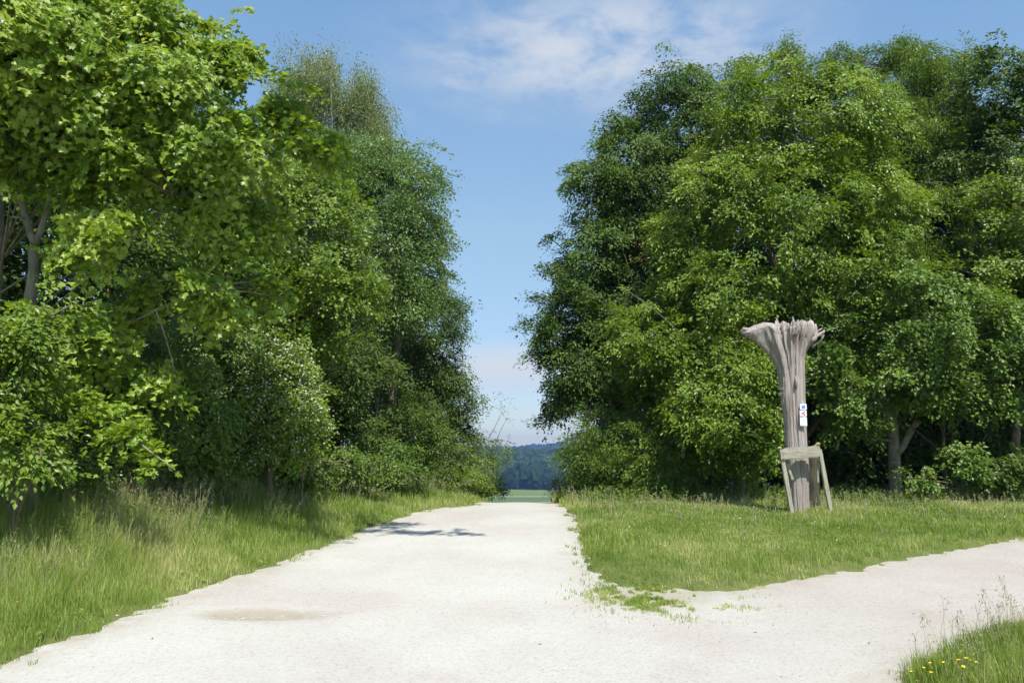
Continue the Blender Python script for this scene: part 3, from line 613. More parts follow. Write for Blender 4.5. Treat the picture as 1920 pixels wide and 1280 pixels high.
# --- left: near maple
tree('maple_tree', 'big bright green maple overhanging the left verge, nearest tree', 'tree', (at(-60, 600, 10.6)[0], 10.6), 7.5, .10,
     [(120, 130, 190, 180, 9.8, 1.6, 1.3), (-60, 60, 160, 200, 9.0, 1.5), (100, -120, 170, 130, 10, 1.6), (330, 200, 130, 110, 10.2, 1.3), (455, 150, 60, 62, 10.4, .7, .8), (500, 250, 85, 55, 10.2, .7, 1.0), (400, 290, 120, 75, 10, .8), (270, 330, 150, 75, 10.2, 1.0),
      (230, 470, 110, 60, 10.0, .8, .8), (330, 560, 130, 55, 10.6, .8, .8), (170, 620, 90, 55, 10.2, .7, .7), (250, 700, 100, 60, 10.6, .7, .6), (-20, 290, 100, 50, 9.6, .8, .9), (350, 62, 38, 30, 10.6, .5, .8), (440, 125, 60, 45, 10.6, .7, 1.0), (300, 120, 80, 55, 10.5, .8, .9), (590, 300, 50, 35, 10.2, .5, .8), (420, 430, 110, 60, 10.6, .8, .9)],
     1500, 60, .33, .080, LOBED, MAPLE, LB, BARKP, seed=3, gap=.45, front=.85, flat=.33, droop=.5, tilt=.42, upb=.25, outw=.8,
     far=over_branch(), far_limbs=[[(-5.9, 10.2, 6.6), (-5.2, 9.2, 7.6), (-4.2, 8.3, 8.0), (-2.4, 8.1, 8.1), (-.6, 8, 8.25), (1.3, 7.9, 8.35)], [(-4.2, 8.3, 8.0), (-3, 8.5, 8.3), (-1.2, 8.55, 8.5), (.2, 8.5, 8.65)], [(-4.2, 8.3, 8.0), (-3, 7.6, 8.05), (-1.6, 7.2, 8.3)], [tuple(at(150, 748, 9.6)), tuple(at(220, 795, 9.3)), tuple(at(280, 845, 9.1)), tuple(at(328, 880, 9.0))]],
     extra=np.r_[branch_extra([(130, 730, 9.6), (220, 790, 9.3), (330, 878, 9.0)], 13, .07, .5), branch_extra([(500, 230, 10.1), (560, 262, 10), (608, 284, 9.9)], 22, .12, .6), branch_extra([(150, 30, 10), (230, 18, 9.8), (300, 6, 9.6)], 26, .13, .5), branch_extra([(400, 590, 10.8), (520, 540, 10.8)], 22, .22, .5)],
     limbs=18, twigs=260, limb_r=.24)
# fork of the visible pale trunk
tx0 = at(62, 600, 10.3)
def fork_tree(name, label, segs, mat, Y, group):
    p = [at(*s[0][0], Y) for s in segs]; b = p[0].copy(); b[2] = G(b[0], Y); r = empty(name, b, label, 'tree', group); T = Tubes()
    for pts, r1, r2 in segs:
        L = np.array([at(*q, Y+.05*k) for k, q in enumerate(pts)]); LL = np.concatenate([L[:-1, None], (L[:-1, None]+L[1:, None])/2], 1).reshape(-1, 3); LL = np.r_[LL, L[-1:]]; LL[1:-1] += rng.normal(size=LL[1:-1].shape)*.008
        T.add(LL, np.linspace(r1, r2, len(LL)), 9)
    T.build('trunk', mat, r, origin=b); return r, b
r, b = fork_tree('forked_tree', 'slender pale forked trunk showing in the gap under the maple', [([(58, 1000), (57, 700), (58, 560), (64, 500), (66, 450)], .08, .062), ([(66, 455), (52, 420), (40, 380), (30, 328), (20, 240)], .05, .03), ([(66, 458), (80, 420), (92, 376), (110, 300)], .045, .025), ([(44, 410), (30, 405), (20, 407)], .018, .008)], BARKP, 9.7, LB)
cc = clump_centres([(60, 250, 110, 60, 9.9, .7), (20, 640, 90, 50, 9.5, .6)], 60, .3, 9); V, Fa, ti = make_leaves(cc, 34, .4, .11, LOBED, flat=.33, droop=.5); mesh_np('crown', V, [Fa], MAPLE, r, ti, origin=b)

def px_tree(name, label, cat, u, Y, topv, r0, *a, **k):
    X = at(u, 900, Y)[0]; tz = at(u, topv, Y)[2]; return tree(name, label, cat, (X, Y), tz, r0, *a, **k)
px_tree('field_maple', 'bright green small-leaved maple in the left hedge beside the near maple', 'tree', 560, 15.5, 380, .13,
        [(560, 430, 130, 130, 15.5, 1.5), (610, 560, 90, 110, 15, 1.3), (500, 600, 120, 110, 15.2, 1.3), (470, 380, 110, 80, 16, 1.2), (380, 520, 120, 120, 16, 1.2), (650, 520, 60, 60, 15.6, .8, .8)],
        1250, 66, .36, .068, ROUND, FIELDM, LB, seed=11, gap=.36, flat=.36, droop=.45)
px_tree('willow_tree', 'rounded grey-green willow at the roadside edge of the left hedge', 'tree', 740, 20.5, 330, .16,
        [(740, 380, 95, 105, 20.5, 1.9), (680, 330, 100, 80, 21.5, 1.6), (770, 480, 72, 110, 20.5, 1.5), (700, 520, 110, 120, 20, 1.7), (795, 400, 52, 80, 20.8, 1.0), (620, 430, 90, 100, 21, 1.5), (600, 310, 90, 60, 21.5, 1.3)],
        1500, 66, .42, .078, OVAL, WILLOW, LB, seed=14, gap=.36, flat=.5, droop=.25, upb=.6, tilt=.8)
px_tree('birch_tree', 'tall airy silver birch rising above the left hedge', 'tree', 620, 27, 90, .17,
        [(620, 190, 105, 95, 27, 1.8), (565, 160, 60, 85, 27, 1.3), (655, 150, 50, 60, 27.2, 1.2), (680, 220, 62, 62, 27.3, 1.2), (600, 110, 35, 45, 27, .8, .8), (700, 260, 50, 55, 26.8, 1.0), (540, 260, 70, 90, 27.5, 1.5), (640, 330, 110, 80, 27, 1.5)],
        1500, 76, .44, .070, OVAL, BIRCH, LB, BARKW, seed=17, gap=.42, flat=1.0, droop=.2, upb=.2, tilt=.9, hang=2.2, limbs=30, twigs=220)
px_tree('alder_tree', 'green alder bulging over the far end of the left hedge', 'tree', 790, 25, 540, .15,
        [(810, 620, 66, 85, 25, 1.6), (780, 730, 95, 90, 25, 1.7), (845, 760, 50, 90, 25.5, 1.3), (850, 600, 26, 50, 25.2, .7, .8), (700, 650, 110, 110, 24, 1.6), (800, 840, 90, 80, 25, 1.5), (860, 840, 34, 60, 26, 1.0)],
        1150, 62, .42, .08, OVAL, DARK, LB, seed=19, gap=.36, flat=.6, droop=.25)
px_tree('dark_shrub', 'dense dark shrub below the willow at the left roadside', 'bush', 700, 19, 700, .08,
        [(690, 770, 100, 100, 19, 1.2), (640, 700, 90, 90, 18.5, 1.2), (770, 830, 90, 70, 20, 1.2), (820, 870, 60, 40, 20.5, 1.0), (680, 850, 70, 50, 18.2, .8)],
        700, 62, .38, .072, OVAL, DARK, LB, seed=23, gap=.36)
r, cc = px_tree('hawthorn_bush', 'rounded hawthorn bush sprinkled with white blossom by the left verge', 'bush', 510, 13.2, 700, .07,
        [(500, 760, 95, 110, 13.2, 1.0), (560, 760, 48, 80, 13.0, .6), (470, 700, 80, 60, 13.3, .8), (420, 800, 110, 90, 13.6, .9), (545, 700, 40, 50, 13.2, .5)],
        950, 66, .28, .048, ROUND, FIELDM, LB, seed=27, gap=.34)
k = cc[(cc[:, 0] > at(440, 700, 13.2)[0]) & (cc[:, 1] < 13.4)]; V, Fa, ti = make_leaves(k, 9, .30, .034, ROUND, flat=.4); mesh_np('blossom', V+[0, -.03, .05], [Fa], BLOS, r, ti, origin=r.location)
px_tree('elder_bush', 'light green leafy bush at the far left edge of the photo', 'bush', 30, 8.6, 640, .05,
        [(10, 680, 110, 70, 8.7, .7), (60, 620, 70, 45, 8.8, .5), (-20, 800, 90, 100, 8.6, .7), (40, 850, 70, 60, 8.5, .5)], 260, 52, .26, .07, OVAL, FIELDM, LB, seed=31, gap=.36)
r, cc = px_tree('dogwood_bush', 'low green bush with a few white flowers under the maple branch', 'bush', 200, 11.2, 780, .05,
        [(180, 800, 150, 90, 11.2, .8), (330, 740, 110, 80, 12, .9), (300, 830, 130, 60, 12.2, .8), (90, 880, 100, 50, 10.4, .6), (390, 660, 110, 80, 13, .9), (230, 700, 110, 70, 11.8, .8), (400, 860, 90, 40, 12.6, .7)], 1000, 54, .30, .062, OVAL, HAZEL, LB, seed=33, gap=.40)
V, Fa, ti = make_leaves(cc[::2], 2.0, .30, .03, ROUND); mesh_np('blossom', V+[0, -.03, .03], [Fa], BLOS, r, ti, origin=r.location)
px_tree('small_lime_shrub', 'tiny yellow-green sapling in front of the hawthorn foot', 'bush', 566, 13.0, 850, .02, [(565, 858, 24, 26, 12.9, .25), (588, 848, 14, 14, 12.9, .2)], 26, 34, .2, .055, OVAL, MAPLE, LB, seed=35, gap=.1, limbs=6, twigs=10)
px_tree('sparse_shrub', 'thin feathery shrub reaching over the road crest from the left', 'bush', 915, 31, 800, .05,
        [(915, 850, 42, 40, 31, .9, 1.2), (945, 835, 32, 40, 31, .8, .5), (900, 890, 34, 34, 31, .9, 1.6), (940, 790, 16, 30, 31, .6, .3)], 130, 30, .42, .07, OVAL, HAZEL, LB, seed=37, gap=.38, limbs=16, twigs=70)
px_tree('roadside_scrub', 'low brownish scrub at the left edge of the road crest', 'bush', 870, 24, 860, .03,
        [(850, 895, 60, 40, 23.5, 1.0), (905, 910, 38, 30, 24, .8), (935, 925, 20, 14, 24.5, .6)], 230, 50, .3, .06, OVAL, FIELDM, LB, seed=39, gap=.3)
px_tree('bramble_bush', 'low green bramble between the tall grass and the dark shrub', 'bush', 690, 16.5, 860, .03,
        [(650, 870, 80, 32, 15.8, .6), (740, 895, 60, 30, 17.5, .6), (570, 880, 60, 25, 14.4, .5)], 260, 44, .28, .07, OVAL, HAZEL, LB, seed=41, gap=.3)
# back rows on the left, coarse leaves seen only through the gaps
bk_l = [(150, 14.5, 260, (150, 540, 220, 330)), (-150, 13, 200, (-150, 500, 260, 380)), (380, 18, 330, (380, 600, 170, 300)), (560, 21, 420, (560, 660, 120, 260)), (30, 17, 100, (30, 420, 200, 330)), (300, 21, 280, (330, 480, 180, 260))]
nm = ['shaded maple deep behind the near maple', 'dark tree behind the elder at the far left', 'shaded tree behind the field maple', 'dim tree between willow and field maple', 'tall dark tree rising behind the forked trunk', 'dark wood edge tree filling the gap left of the birch']
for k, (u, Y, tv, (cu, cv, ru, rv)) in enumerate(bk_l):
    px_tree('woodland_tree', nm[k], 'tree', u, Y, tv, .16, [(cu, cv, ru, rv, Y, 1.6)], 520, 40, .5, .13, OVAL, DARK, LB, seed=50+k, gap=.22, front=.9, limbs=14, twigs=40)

# --- right
px_tree('cherry_tree', 'tall dark green cherry at the roadside end of the right hedge', 'tree', 1235, 23, 180, .22,
        [(1265, 230, 80, 90, 23, 2.0), (1180, 290, 75, 75, 22.6, 1.8), (1125, 360, 62, 60, 22.4, 1.6), (1110, 480, 75, 80, 22.3, 1.8), (1090, 600, 82, 75, 22, 1.7), (1085, 690, 72, 65, 22, 1.6), (1230, 420, 130, 130, 23, 2.2), (1200, 600, 130, 130, 23, 2.0), (1300, 170, 38, 40, 23, 1.0, .8), (1085, 330, 24, 28, 22.4, .6), (1035, 640, 38, 45, 21.8, .8), (1065, 740, 42, 40, 22, .9)],
        2300, 78, .42, .09, OVAL, CHERRY, RB, seed=61, gap=.40, flat=.45, droop=.5, hang=.2,
        extra=np.r_[branch_extra([(1050, 600, 21.8), (1010, 606, 21.8), (975, 610, 21.8)], 12, .10, .6), branch_extra([(1060, 510, 21.8), (1010, 500, 21.8)], 9, .1, .6), branch_extra([(1060, 548, 21.8), (1000, 550, 21.8)], 8, .1, .6), branch_extra([(1050, 760, 22), (1012, 782, 22)], 8, .1, .6), branch_extra([(1215, 190, 23), (1213, 160, 23)], 5, .08, .5)])
r, cc = px_tree('hornbeam_tree', 'large bright green hornbeam behind the stump in the right hedge', 'tree', 1500, 19.5, 180, .2,
        [(1500, 230, 150, 120, 19.5, 2.2), (1400, 250, 95, 90, 19.6, 1.7), (1590, 240, 100, 90, 19.8, 1.7), (1330, 400, 110, 120, 19.3, 2), (1480, 430, 170, 150, 18.8, 2.1), (1620, 420, 120, 130, 19.2, 1.8), (1390, 560, 140, 100, 18.8, 1.8), (1580, 570, 130, 90, 19, 1.6), (1270, 500, 70, 70, 19.4, 1.3), (1480, 150, 80, 50, 19.7, 1.3)],
        2500, 64, .40, .092, OVAL, BEECH, RB, seed=67, gap=.43, flat=.3, droop=.4)
kx = branch_extra([(1305, 250, 18.6), (1300, 330, 18.3), (1310, 380, 18.2)], 9, .08); kx = np.r_[kx, branch_extra([(1213, 440, 18.7), (1215, 500, 18.6)], 7, .08)]
V, Fa, ti = make_leaves(kx, 14, .22, .06, OVAL); o = mesh_np('withered_leaves', V, [Fa], RED, r, ti, origin=r.location); o['label'] = 'reddish withered leaves on the left side'
ash = [(1385, 25, 150, [(1385, 160, 36, 48, 25, .9), (1380, 240, 70, 60, 25, 1.4)], 'slim ash top poking out left of the hornbeam summit'),
       (1475, 25.5, 110, [(1475, 125, 34, 42, 25.5, .9), (1480, 190, 50, 50, 25.5, 1.2)], 'thin ash top directly above the hornbeam summit'),
       (1680, 24, 90, [(1680, 160, 85, 80, 24, 1.8), (1692, 100, 26, 34, 24, .8), (1570, 125, 38, 36, 24.5, .9), (1640, 290, 120, 110, 23.5, 1.8), (1740, 320, 110, 120, 23, 1.8)], 'highest feathery ash crown right of the hornbeam'),
       (1775, 23.5, 120, [(1770, 180, 62, 78, 23.5, 1.6), (1790, 300, 90, 100, 23, 1.6), (1720, 440, 110, 100, 22, 1.5)], 'ash crown between the highest ash and the dark tree at the right')]
for k, (u, Y, tv, bl, lb) in enumerate(ash):
    px_tree('ash_tree', lb, 'tree', u, Y, tv, .15, bl, [170, 150, 1200, 850][k], 76, .42, .115, NARROW, ASH, RB, seed=71+k, gap=.36, flat=.7, droop=.5, hang=.35, tilt=.7)
px_tree('dark_maple', 'dark green maple crown at the upper right edge of the photo', 'tree', 1880, 21.5, 110, .2,
        [(1870, 190, 75, 85, 21.5, 1.6), (1960, 200, 80, 90, 21.3, 1.6), (1850, 320, 90, 100, 21.5, 1.5), (1950, 400, 110, 130, 21, 1.6), (1850, 110, 25, 22, 21.6, .5), (2060, 330, 90, 200, 21, 1.6)],
        1000, 60, .42, .09, ROUND, DARK, RB, seed=81, gap=.38)
px_tree('field_maple', 'yellow-green maple foliage at the middle of the right photo edge', 'tree', 1900, 19, 330, .13,
        [(1890, 400, 80, 90, 19.3, 1.3), (1940, 520, 90, 110, 18.8, 1.3), (1850, 560, 90, 80, 18.8, 1.2), (2030, 480, 80, 180, 19, 1.3)], 800, 62, .38, .078, ROUND, FIELDM, RB, seed=83, gap=.38, flat=.35)
px_tree('hazel_tree', 'broad green hazel right of the stump with branches to the grass', 'tree', 1775, 19, 500, .055,
        [(1690, 560, 120, 70, 18, 1.3), (1620, 660, 90, 90, 17.8, 1.2), (1740, 650, 110, 80, 17.8, 1.2), (1830, 640, 90, 80, 17.8, 1.2), (1890, 730, 80, 60, 17.6, 1.0), (1760, 730, 90, 45, 17.8, .9), (1590, 760, 60, 60, 17.9, .9), (1950, 650, 80, 90, 17.6, 1.1), (1560, 690, 60, 60, 17.9, .9), (1700, 640, 90, 60, 17.4, .9)],
        1150, 60, .36, .078, ROUND, HAZEL, RB, seed=87, gap=.41, flat=.32, droop=.45, limbs=12, limb_r=.3)
px_tree('hornbeam_shrub', 'layered green shrub left of the stump at the hedge foot', 'bush', 1390, 17.8, 660, .08,
        [(1400, 700, 90, 70, 17.8, 1.1), (1340, 780, 100, 80, 17.6, 1.1), (1430, 820, 70, 90, 17.6, .9), (1300, 680, 90, 80, 18.2, 1.2), (1370, 880, 90, 40, 17.3, .7), (1230, 640, 90, 70, 18.6, 1.2)],
        1250, 58, .34, .086, OVAL, BEECH, RB, seed=89, gap=.42, flat=.3, droop=.45)
px_tree('elder_bush', 'rounded light green bush at the roadside foot of the cherry', 'bush', 1160, 19.3, 780, .07,
        [(1150, 840, 85, 70, 19.3, 1.2), (1110, 870, 52, 55, 19.6, .9), (1220, 830, 80, 75, 19, 1.1), (1250, 880, 80, 50, 18.5, .8)],
        800, 60, .32, .082, NARROW, ASH, RB, seed=91, gap=.36, flat=.5, droop=.5)
px_tree('young_maple', 'small bright leafy bush low at the right edge of the hedge', 'bush', 1840, 17.2, 850, .04,
        [(1840, 880, 70, 32, 17.2, .6), (1800, 860, 30, 28, 17.2, .4), (1900, 890, 50, 30, 17.2, .5), (1725, 905, 30, 20, 17, .4)], 150, 42, .26, .075, ROUND, HAZEL, RB, seed=93, gap=.3)
px_tree('crest_scrub', 'dry yellowish scrub tuft at the right edge of the road crest', 'bush', 1050, 23.5, 900, .03,
        [(1048, 920, 22, 24, 23.5, .6), (1085, 912, 40, 26, 23, .6), (1125, 915, 30, 22, 22, .5)], 130, 44, .25, .05, NARROW, leaf_mat('dry_leaves', (.09, .11, .03), (.16, .18, .06), (.25, .25, .11)), RB, seed=95, gap=.1, limbs=6, twigs=20)
# the pollarded trunk visible in the shade
YT = 18.6
r, b = fork_tree('old_trunk', 'stout pale broken trunk with side limb in the shade right of the stump', [([(1678, 960), (1679, 900), (1676, 840), (1672, 800), (1670, 770)], .15, .12), ([(1682, 850), (1700, 822), (1712, 800), (1722, 790)], .08, .07), ([(1672, 826), (1650, 824), (1620, 820), (1590, 815)], .03, .012)], BARKP, YT, RB)
for u, v, ss in ((1671, 770, .14), (1677, 868, .12)):
    V = unit(rng.normal(size=(10, 3)))
    import bmesh
    bm = bmesh.new(); bmesh.ops.create_icosphere(bm, subdivisions=3, radius=ss); c = at(u, v, YT-.05)
    for q in bm.verts: n_ = vnoise(np.array([q.co[:]]), 14, 3)[0]; q.co = (q.co.x*(.7+.6*n_), q.co.y*(.7+.6*n_), q.co.z*(.6+.5*n_))
    me = bpy.data.meshes.new('knot'); bm.to_mesh(me); bm.free(); me.materials.append(BARKP); o = link('knot', me, r); o.location = c-b
bk_r = [(1330, 26, 250, (1330, 560, 150, 370)), (1500, 23.5, 300, (1500, 620, 150, 330)), (1680, 23, 300, (1680, 640, 160, 320)), (1850, 24, 300, (1870, 620, 160, 360)), (1180, 27, 330, (1190, 620, 100, 290)), (2080, 21, 250, (2080, 560, 160, 400))]
nm = ['shaded tree behind cherry and hornbeam', 'dark tree directly behind the hornbeam', 'dark tree behind the hazel', 'dark tree behind the maples at right', 'shaded tree behind the cherry at the road', 'dark tree beyond the right photo edge']
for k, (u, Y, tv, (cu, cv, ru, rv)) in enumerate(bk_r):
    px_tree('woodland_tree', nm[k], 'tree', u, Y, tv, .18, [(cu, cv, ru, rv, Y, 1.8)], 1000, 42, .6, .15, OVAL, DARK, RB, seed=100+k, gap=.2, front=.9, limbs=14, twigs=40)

lows = [(1450, 22, 'shaded underwood behind the stump', RB), (1620, 21.5, 'shaded underwood behind the broken trunk', RB), (1790, 21.5, 'shaded underwood behind the small bush at right', RB), (1940, 21, 'shaded underwood at the right photo edge', RB), (1290, 22.5, 'shaded underwood between hornbeam shrub and elder', RB),
        (80, 14, 'shaded underwood at the far left', LB), (260, 15.5, 'shaded underwood behind the low maple branch', LB), (440, 18, 'shaded underwood behind the hawthorn', LB), (620, 21, 'shaded underwood behind the bramble', LB), (780, 27, 'shaded underwood at the far left roadside', LB)]
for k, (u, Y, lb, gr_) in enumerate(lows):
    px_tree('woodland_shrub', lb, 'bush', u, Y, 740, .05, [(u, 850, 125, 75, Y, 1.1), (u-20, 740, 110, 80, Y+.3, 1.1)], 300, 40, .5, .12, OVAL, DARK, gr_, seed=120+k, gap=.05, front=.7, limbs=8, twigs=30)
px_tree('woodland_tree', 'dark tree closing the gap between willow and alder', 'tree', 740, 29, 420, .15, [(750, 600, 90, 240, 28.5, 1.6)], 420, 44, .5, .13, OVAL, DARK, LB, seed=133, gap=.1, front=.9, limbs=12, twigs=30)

# weeds at the foot of the left hedge: low broad-leaved herbs
def herbs(name, label, x, y, h, ls, mat, tmpl=OVAL, per=16):
    idx = np.repeat(np.arange(len(x)), per); t = rng.random(len(idx)); r = .07*rng.random(len(idx)); a = rng.random(len(idx))*6.28
    pos = np.c_[x[idx]+np.cos(a)*r, y[idx]+np.sin(a)*r, G(x, y)[idx]+h[idx]*(.15+.85*t)]
    V, Fa = scatter(pos, np.c_[np.cos(a)*.5, np.sin(a)*.5, np.ones(len(a))]+rng.normal(size=(len(a), 3))*.4, np.c_[np.cos(a), np.sin(a), -.3+0*a], ls*(.6+.7*rng.random(len(a))), tmpl)
    ti = np.repeat(np.clip(rng.random(len(x))[idx]*.7+rng.random(len(idx))*.3, 0, 1), len(tmpl[0])); return tag(mesh_np(name, V, [Fa], mat, None, ti), label, 'weeds', kind='stuff')
x, y, s = pick(5000, (-9.5, -1), (6.5, 20), lambda x, y, s: (s > 1.5) & (s < 5)); herbs('nettles', 'leafy nettles and weeds at the foot of the left hedge', x, y, .25+.45*rng.random(len(x)), .05, leaf_mat('weed_leaves', (0.078, 0.14, 0.03), (0.143, 0.21, 0.06), (0.26, 0.308, 0.12)), OVAL)
x, y, s = pick(3500, (1.5, 16), (17, 21), lambda x, y, s: s > .3); herbs('undergrowth', 'low leafy undergrowth along the foot of the right hedge', x, y, .12+.3*rng.random(len(x)), .055, HAZEL, OVAL)
x, y, s = pick(2600, (-9, 0), (4.4, 15), lambda x, y, s: (s > .0) & (s < 1.6) & (nz(x, y, 66, 1.4) > .5)); herbs('plantain', 'low broad leaves mixed in the left verge grass', x, y, .03+.08*rng.random(len(x)), .05, GRASS, OVAL, 7)

# ------------------------------------------------------------------ distance: fields, wooded hill
m = M('crop_field'); w = m.world(); sx = m.n('ShaderNodeSeparateXYZ'); m.l(w, sx.inputs[0])
nn = m.noise(m.world((.01, .03, 0)), 1, 3); 
col = m.ramp(nn, [(.3, (.12, .17, .045)), (.7, (.15, .195, .06))]); F1 = m.done(m.bsdf(col, .95, .05))
F2 = plain('green_crop', (.085, .125, .03), .95); F3 = plain('farm_track', (.22, .25, .18), .95)
def strip(name, y0, y1, mat, dz, tilt=0):
    xs_ = np.linspace(-260, 260, 40); ys_ = np.linspace(0, 1, 8); X, T_ = np.meshgrid(xs_, ys_); Y = y0+(y1-y0)*T_+tilt*X
    Z = P(Y.ravel())+dz; i = (np.arange(7)[:, None]*40+np.arange(39)[None]).ravel(); o = mesh_np(name, np.c_[X.ravel(), Y.ravel(), Z], [np.stack([i, i+1, i+41, i+40], -1)], mat, smooth=True); return tag(o, kind='structure')
strip('field', 395, 508, F2, .15); strip('farm_track', 508.5, 520, F3, .18); strip('field', 520.5, 690, F1, .15)
# the hill: a ridge with a wood on it
def hillz(x, y):
    a = np.clip((y-(622+x*-.45))/420, 0, 1); a = a*a*(3-2*a)
    return -25.2+a*(16+6*(fbm(np.c_[x, y], .004, 2)-.3))*1.0
def hill2(x, y):
    a = np.clip((y-1300)/700, 0, 1); a = a*a*(3-2*a); return -26+a*(12+14*(fbm(np.c_[x, y], .002, 6)-.4)+np.clip(x, 0, 300)*.06)
FOR = leaf_mat('forest_crowns', (.012,.028,.012), (.024,.048,.02), (.046,.078,.034), .2, .7, .1)
h1 = grid(np.linspace(-450, 450, 60), np.linspace(560, 1300, 50), 'hill', FOR, hillz); tag(h1, kind='structure')
h2 = grid(np.linspace(-1400, 1400, 60), np.linspace(1300, 2500, 30), 'far_hill', FOR, hill2); tag(h2, kind='structure')
import bmesh
bm = bmesh.new(); bmesh.ops.create_icosphere(bm, subdivisions=3, radius=1); IC = np.array([v.co[:] for v in bm.verts]); IF = np.array([[v.index for v in f.verts] for f in bm.faces]); bm.free()
def forest(name, label, n, xr, yr, zf, f, r0):
    x = rng.uniform(*xr, n); y = rng.uniform(*yr, n); k = f(x, y); x, y = x[k], y[k]; n = len(x); r = r0*(.6+.7*rng.random(n)); z = zf(x, y)
    B = IC[None]*(1+.35*(rng.random((n, len(IC), 1))-.5)+.5*(fbm((IC[None]*1.3+rng.random((n, 1, 3))*50).reshape(-1, 3), 1.3, 4, 2).reshape(n, -1, 1)-.5))
    V = B*r[:, None, None]*np.array([1, 1, 1.25]); V = V+np.stack([x, y, z+r*.9], -1)[:, None]
    Fa = (np.arange(n)*len(IC))[:, None, None]+IF[None]
    return tag(mesh_np(name, V.reshape(-1, 3), [Fa.reshape(-1, 3)], FOR, None, np.repeat(rng.random(n), len(IC))), label, 'forest', kind='stuff')
forest('forest', 'distant bluish wood covering the hill beyond the fields', 1900, (-230, 200), (600, 1080), hillz, lambda x, y: (y > 634-x*.45) & (np.abs(x) < y*.17), 6.5)
forest('far_forest', 'farther blue wooded ridge at the horizon', 1200, (-500, 500), (1750, 2200), hill2, lambda x, y: np.abs(x) < y*.2, 13)

# ------------------------------------------------------------------ air
m = M('air'); pvv = m.n('ShaderNodeVolumePrincipled'); pvv.inputs['Color'].default_value = (.27, .46, .95, 1); pvv.inputs['Density'].default_value = .0003; pvv.inputs['Anisotropy'].default_value = .2
m.l(pvv.outputs[0], m.out.inputs['Volume'])
me = bpy.data.meshes.new('haze'); X0, X1, Y0, Y1, Z0, Z1 = -2700, 2700, -320, 2700, -40, 60
me.from_pydata([(x, y, z) for x in (X0, X1) for y in (Y0, Y1) for z in (Z0, Z1)], [], [(0, 1, 3, 2), (4, 6, 7, 5), (0, 4, 5, 1), (2, 3, 7, 6), (0, 2, 6, 4), (1, 5, 7, 3)]); me.materials.append(m.m)
import os
HAZE = not os.environ.get('NOHAZE')
if HAZE: hzo = link('haze', me); tag(hzo, kind='stuff')

# ------------------------------------------------------------------ light, sky, camera
EL = math.radians(57); az = np.array([.36, -.933]); rot = math.atan2(az[0], az[1])
W = bpy.data.worlds.new('World'); bpy.context.scene.world = W; W.use_nodes = True; t = W.node_tree; t.nodes.clear()
class MW(M):
    def __init__(s, t): s.t = t
mw = MW(t); out = t.nodes.new('ShaderNodeOutputWorld'); bg = t.nodes.new('ShaderNodeBackground'); sky = t.nodes.new('ShaderNodeTexSky')
sky.sky_type = 'NISHITA'; sky.sun_disc = False; sky.sun_elevation = EL; sky.sun_rotation = rot; sky.altitude = 600; sky.air_density = 1.0; sky.dust_density = .25; sky.ozone_density = 1.6
bg.inputs['Strength'].default_value = .11
tc = t.nodes.new('ShaderNodeTexCoord'); dirv = tc.outputs['Generated']
def cloud(u, v, ru, rv, sc, lo, hi, stretch=(1, 1, 1), amt=1):
    d = ray(u, v); d = d/np.linalg.norm(d)
    a = mw.n('ShaderNodeVectorMath', operation='SUBTRACT'); mw.l(dirv, a.inputs[0]); a.inputs[1].default_value = tuple(d)
    b = mw.n('ShaderNodeVectorMath', operation='MULTIPLY'); mw.l(a.outputs[0], b.inputs[0]); b.inputs[1].default_value = (F/ru, .3, F/rv)
    c = mw.n('ShaderNodeVectorMath', operation='LENGTH'); mw.l(b.outputs[0], c.inputs[0])
    e = mw.n('ShaderNodeMapRange'); mw.l(c.outputs['Value'], e.inputs['Value']); e.inputs['From Min'].default_value = 1.15; e.inputs['From Max'].default_value = .1; e.interpolation_type = 'SMOOTHSTEP'
    mp = mw.n('ShaderNodeMapping'); mp.inputs['Scale'].default_value = stretch; mw.l(dirv, mp.inputs[0])
    nn = mw.noise(mp.outputs[0], sc, 7, .6, .3)
    r = mw.n('ShaderNodeMapRange'); mw.l(nn, r.inputs['Value']); r.inputs['From Min'].default_value = lo; r.inputs['From Max'].default_value = hi; r.interpolation_type = 'SMOOTHSTEP'
    x = mw.n('ShaderNodeMath', operation='MULTIPLY'); mw.l(e.outputs[0], x.inputs[0]); mw.l(r.outputs[0], x.inputs[1])
    y = mw.n('ShaderNodeMath', operation='MULTIPLY'); mw.l(x.outputs[0], y.inputs[0]); y.inputs[1].default_value = amt; return y.outputs[0]
sz = mw.n('ShaderNodeSeparateXYZ'); mw.l(dirv, sz.inputs[0])
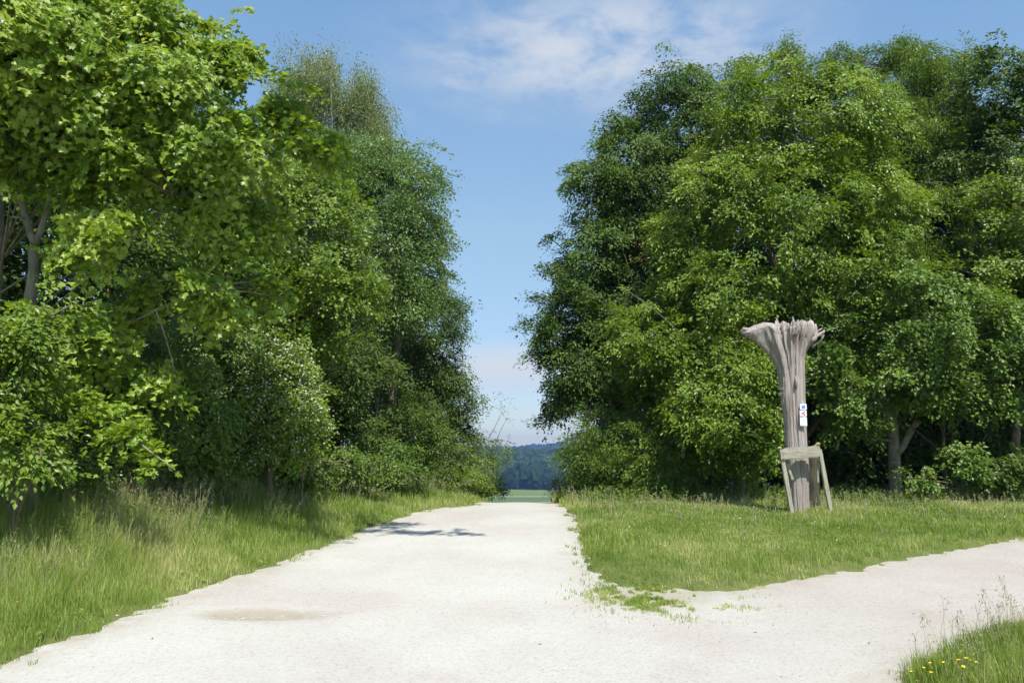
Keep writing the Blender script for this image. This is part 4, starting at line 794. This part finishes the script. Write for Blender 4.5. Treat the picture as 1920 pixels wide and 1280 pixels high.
gr = mw.ramp(sz.outputs[2], [(0, (.60, .58, .58)), (.1, (.66, .66, .68)), (.28, (.98, 1.0, .87)), (.5, (.98, 1.17, 1.14)), (1, (1, 1, 1))])
col = mw.mix(.08, mw.mix(1.0, sky.outputs[0], gr, 'MULTIPLY'), (2.5, 3.0, 4.0))
cl = [cloud(1120, 95, 430, 125, 9, .28, .62, (1, 1, 2.2), 1.0), cloud(900, 180, 200, 80, 16, .48, .75, (1, 1, 2.0), .4), cloud(950, 690, 220, 58, 11, .2, .45, (1, 1, 2.6), 1.0), cloud(1400, 62, 120, 40, 18, .45, .7, (1, 1, 2.4), .5), cloud(1550, 330, 300, 60, 12, .45, .8, (1, 1, 2.5), .3)]
for i_, c in enumerate(cl): col = mw.mix(c, col, (3.6, 3.95, 4.25) if i_ == 2 else (3.3, 3.6, 4.05))
gam = mw.mix(1.0, col, (1.0, 1.0, 1.0), 'MULTIPLY')
t.links.new(gam, bg.inputs['Color']); t.links.new(bg.outputs[0], out.inputs['Surface'])
L = bpy.data.lights.new('sun', 'SUN'); L.energy = 3.8; L.angle = math.radians(.53); L.color = (1, .955, .88)
lo = bpy.data.objects.new('sun', L); C.objects.link(lo)
from mathutils import Vector
sd3 = Vector((az[0]*math.cos(EL), az[1]*math.cos(EL), math.sin(EL))); lo.rotation_euler = sd3.to_track_quat('Z', 'Y').to_euler(); lo.location = (8, -8, 25)
cam = bpy.data.cameras.new('camera'); cam.sensor_width = 36; cam.lens = 36*F/1920; cam.clip_end = 6000; cam.clip_start = .05
co = bpy.data.objects.new('camera', cam); C.objects.link(co); co.location = (0, 0, EYE); co.rotation_euler = (PI/2+PITCH, 0, 0)
sc = bpy.context.scene; sc.camera = co
sc.view_settings.view_transform = 'Standard'; sc.view_settings.look = 'None'; sc.view_settings.exposure = .85; sc.view_settings.gamma = 1
sc.render.engine = 'CYCLES'; sc.cycles.max_bounces = 5; sc.cycles.volume_bounces = 0; sc.cycles.diffuse_bounces = 3; sc.cycles.transmission_bounces = 4; sc.cycles.use_denoising = True; sc.cycles.use_adaptive_sampling = True; sc.cycles.adaptive_threshold = .03
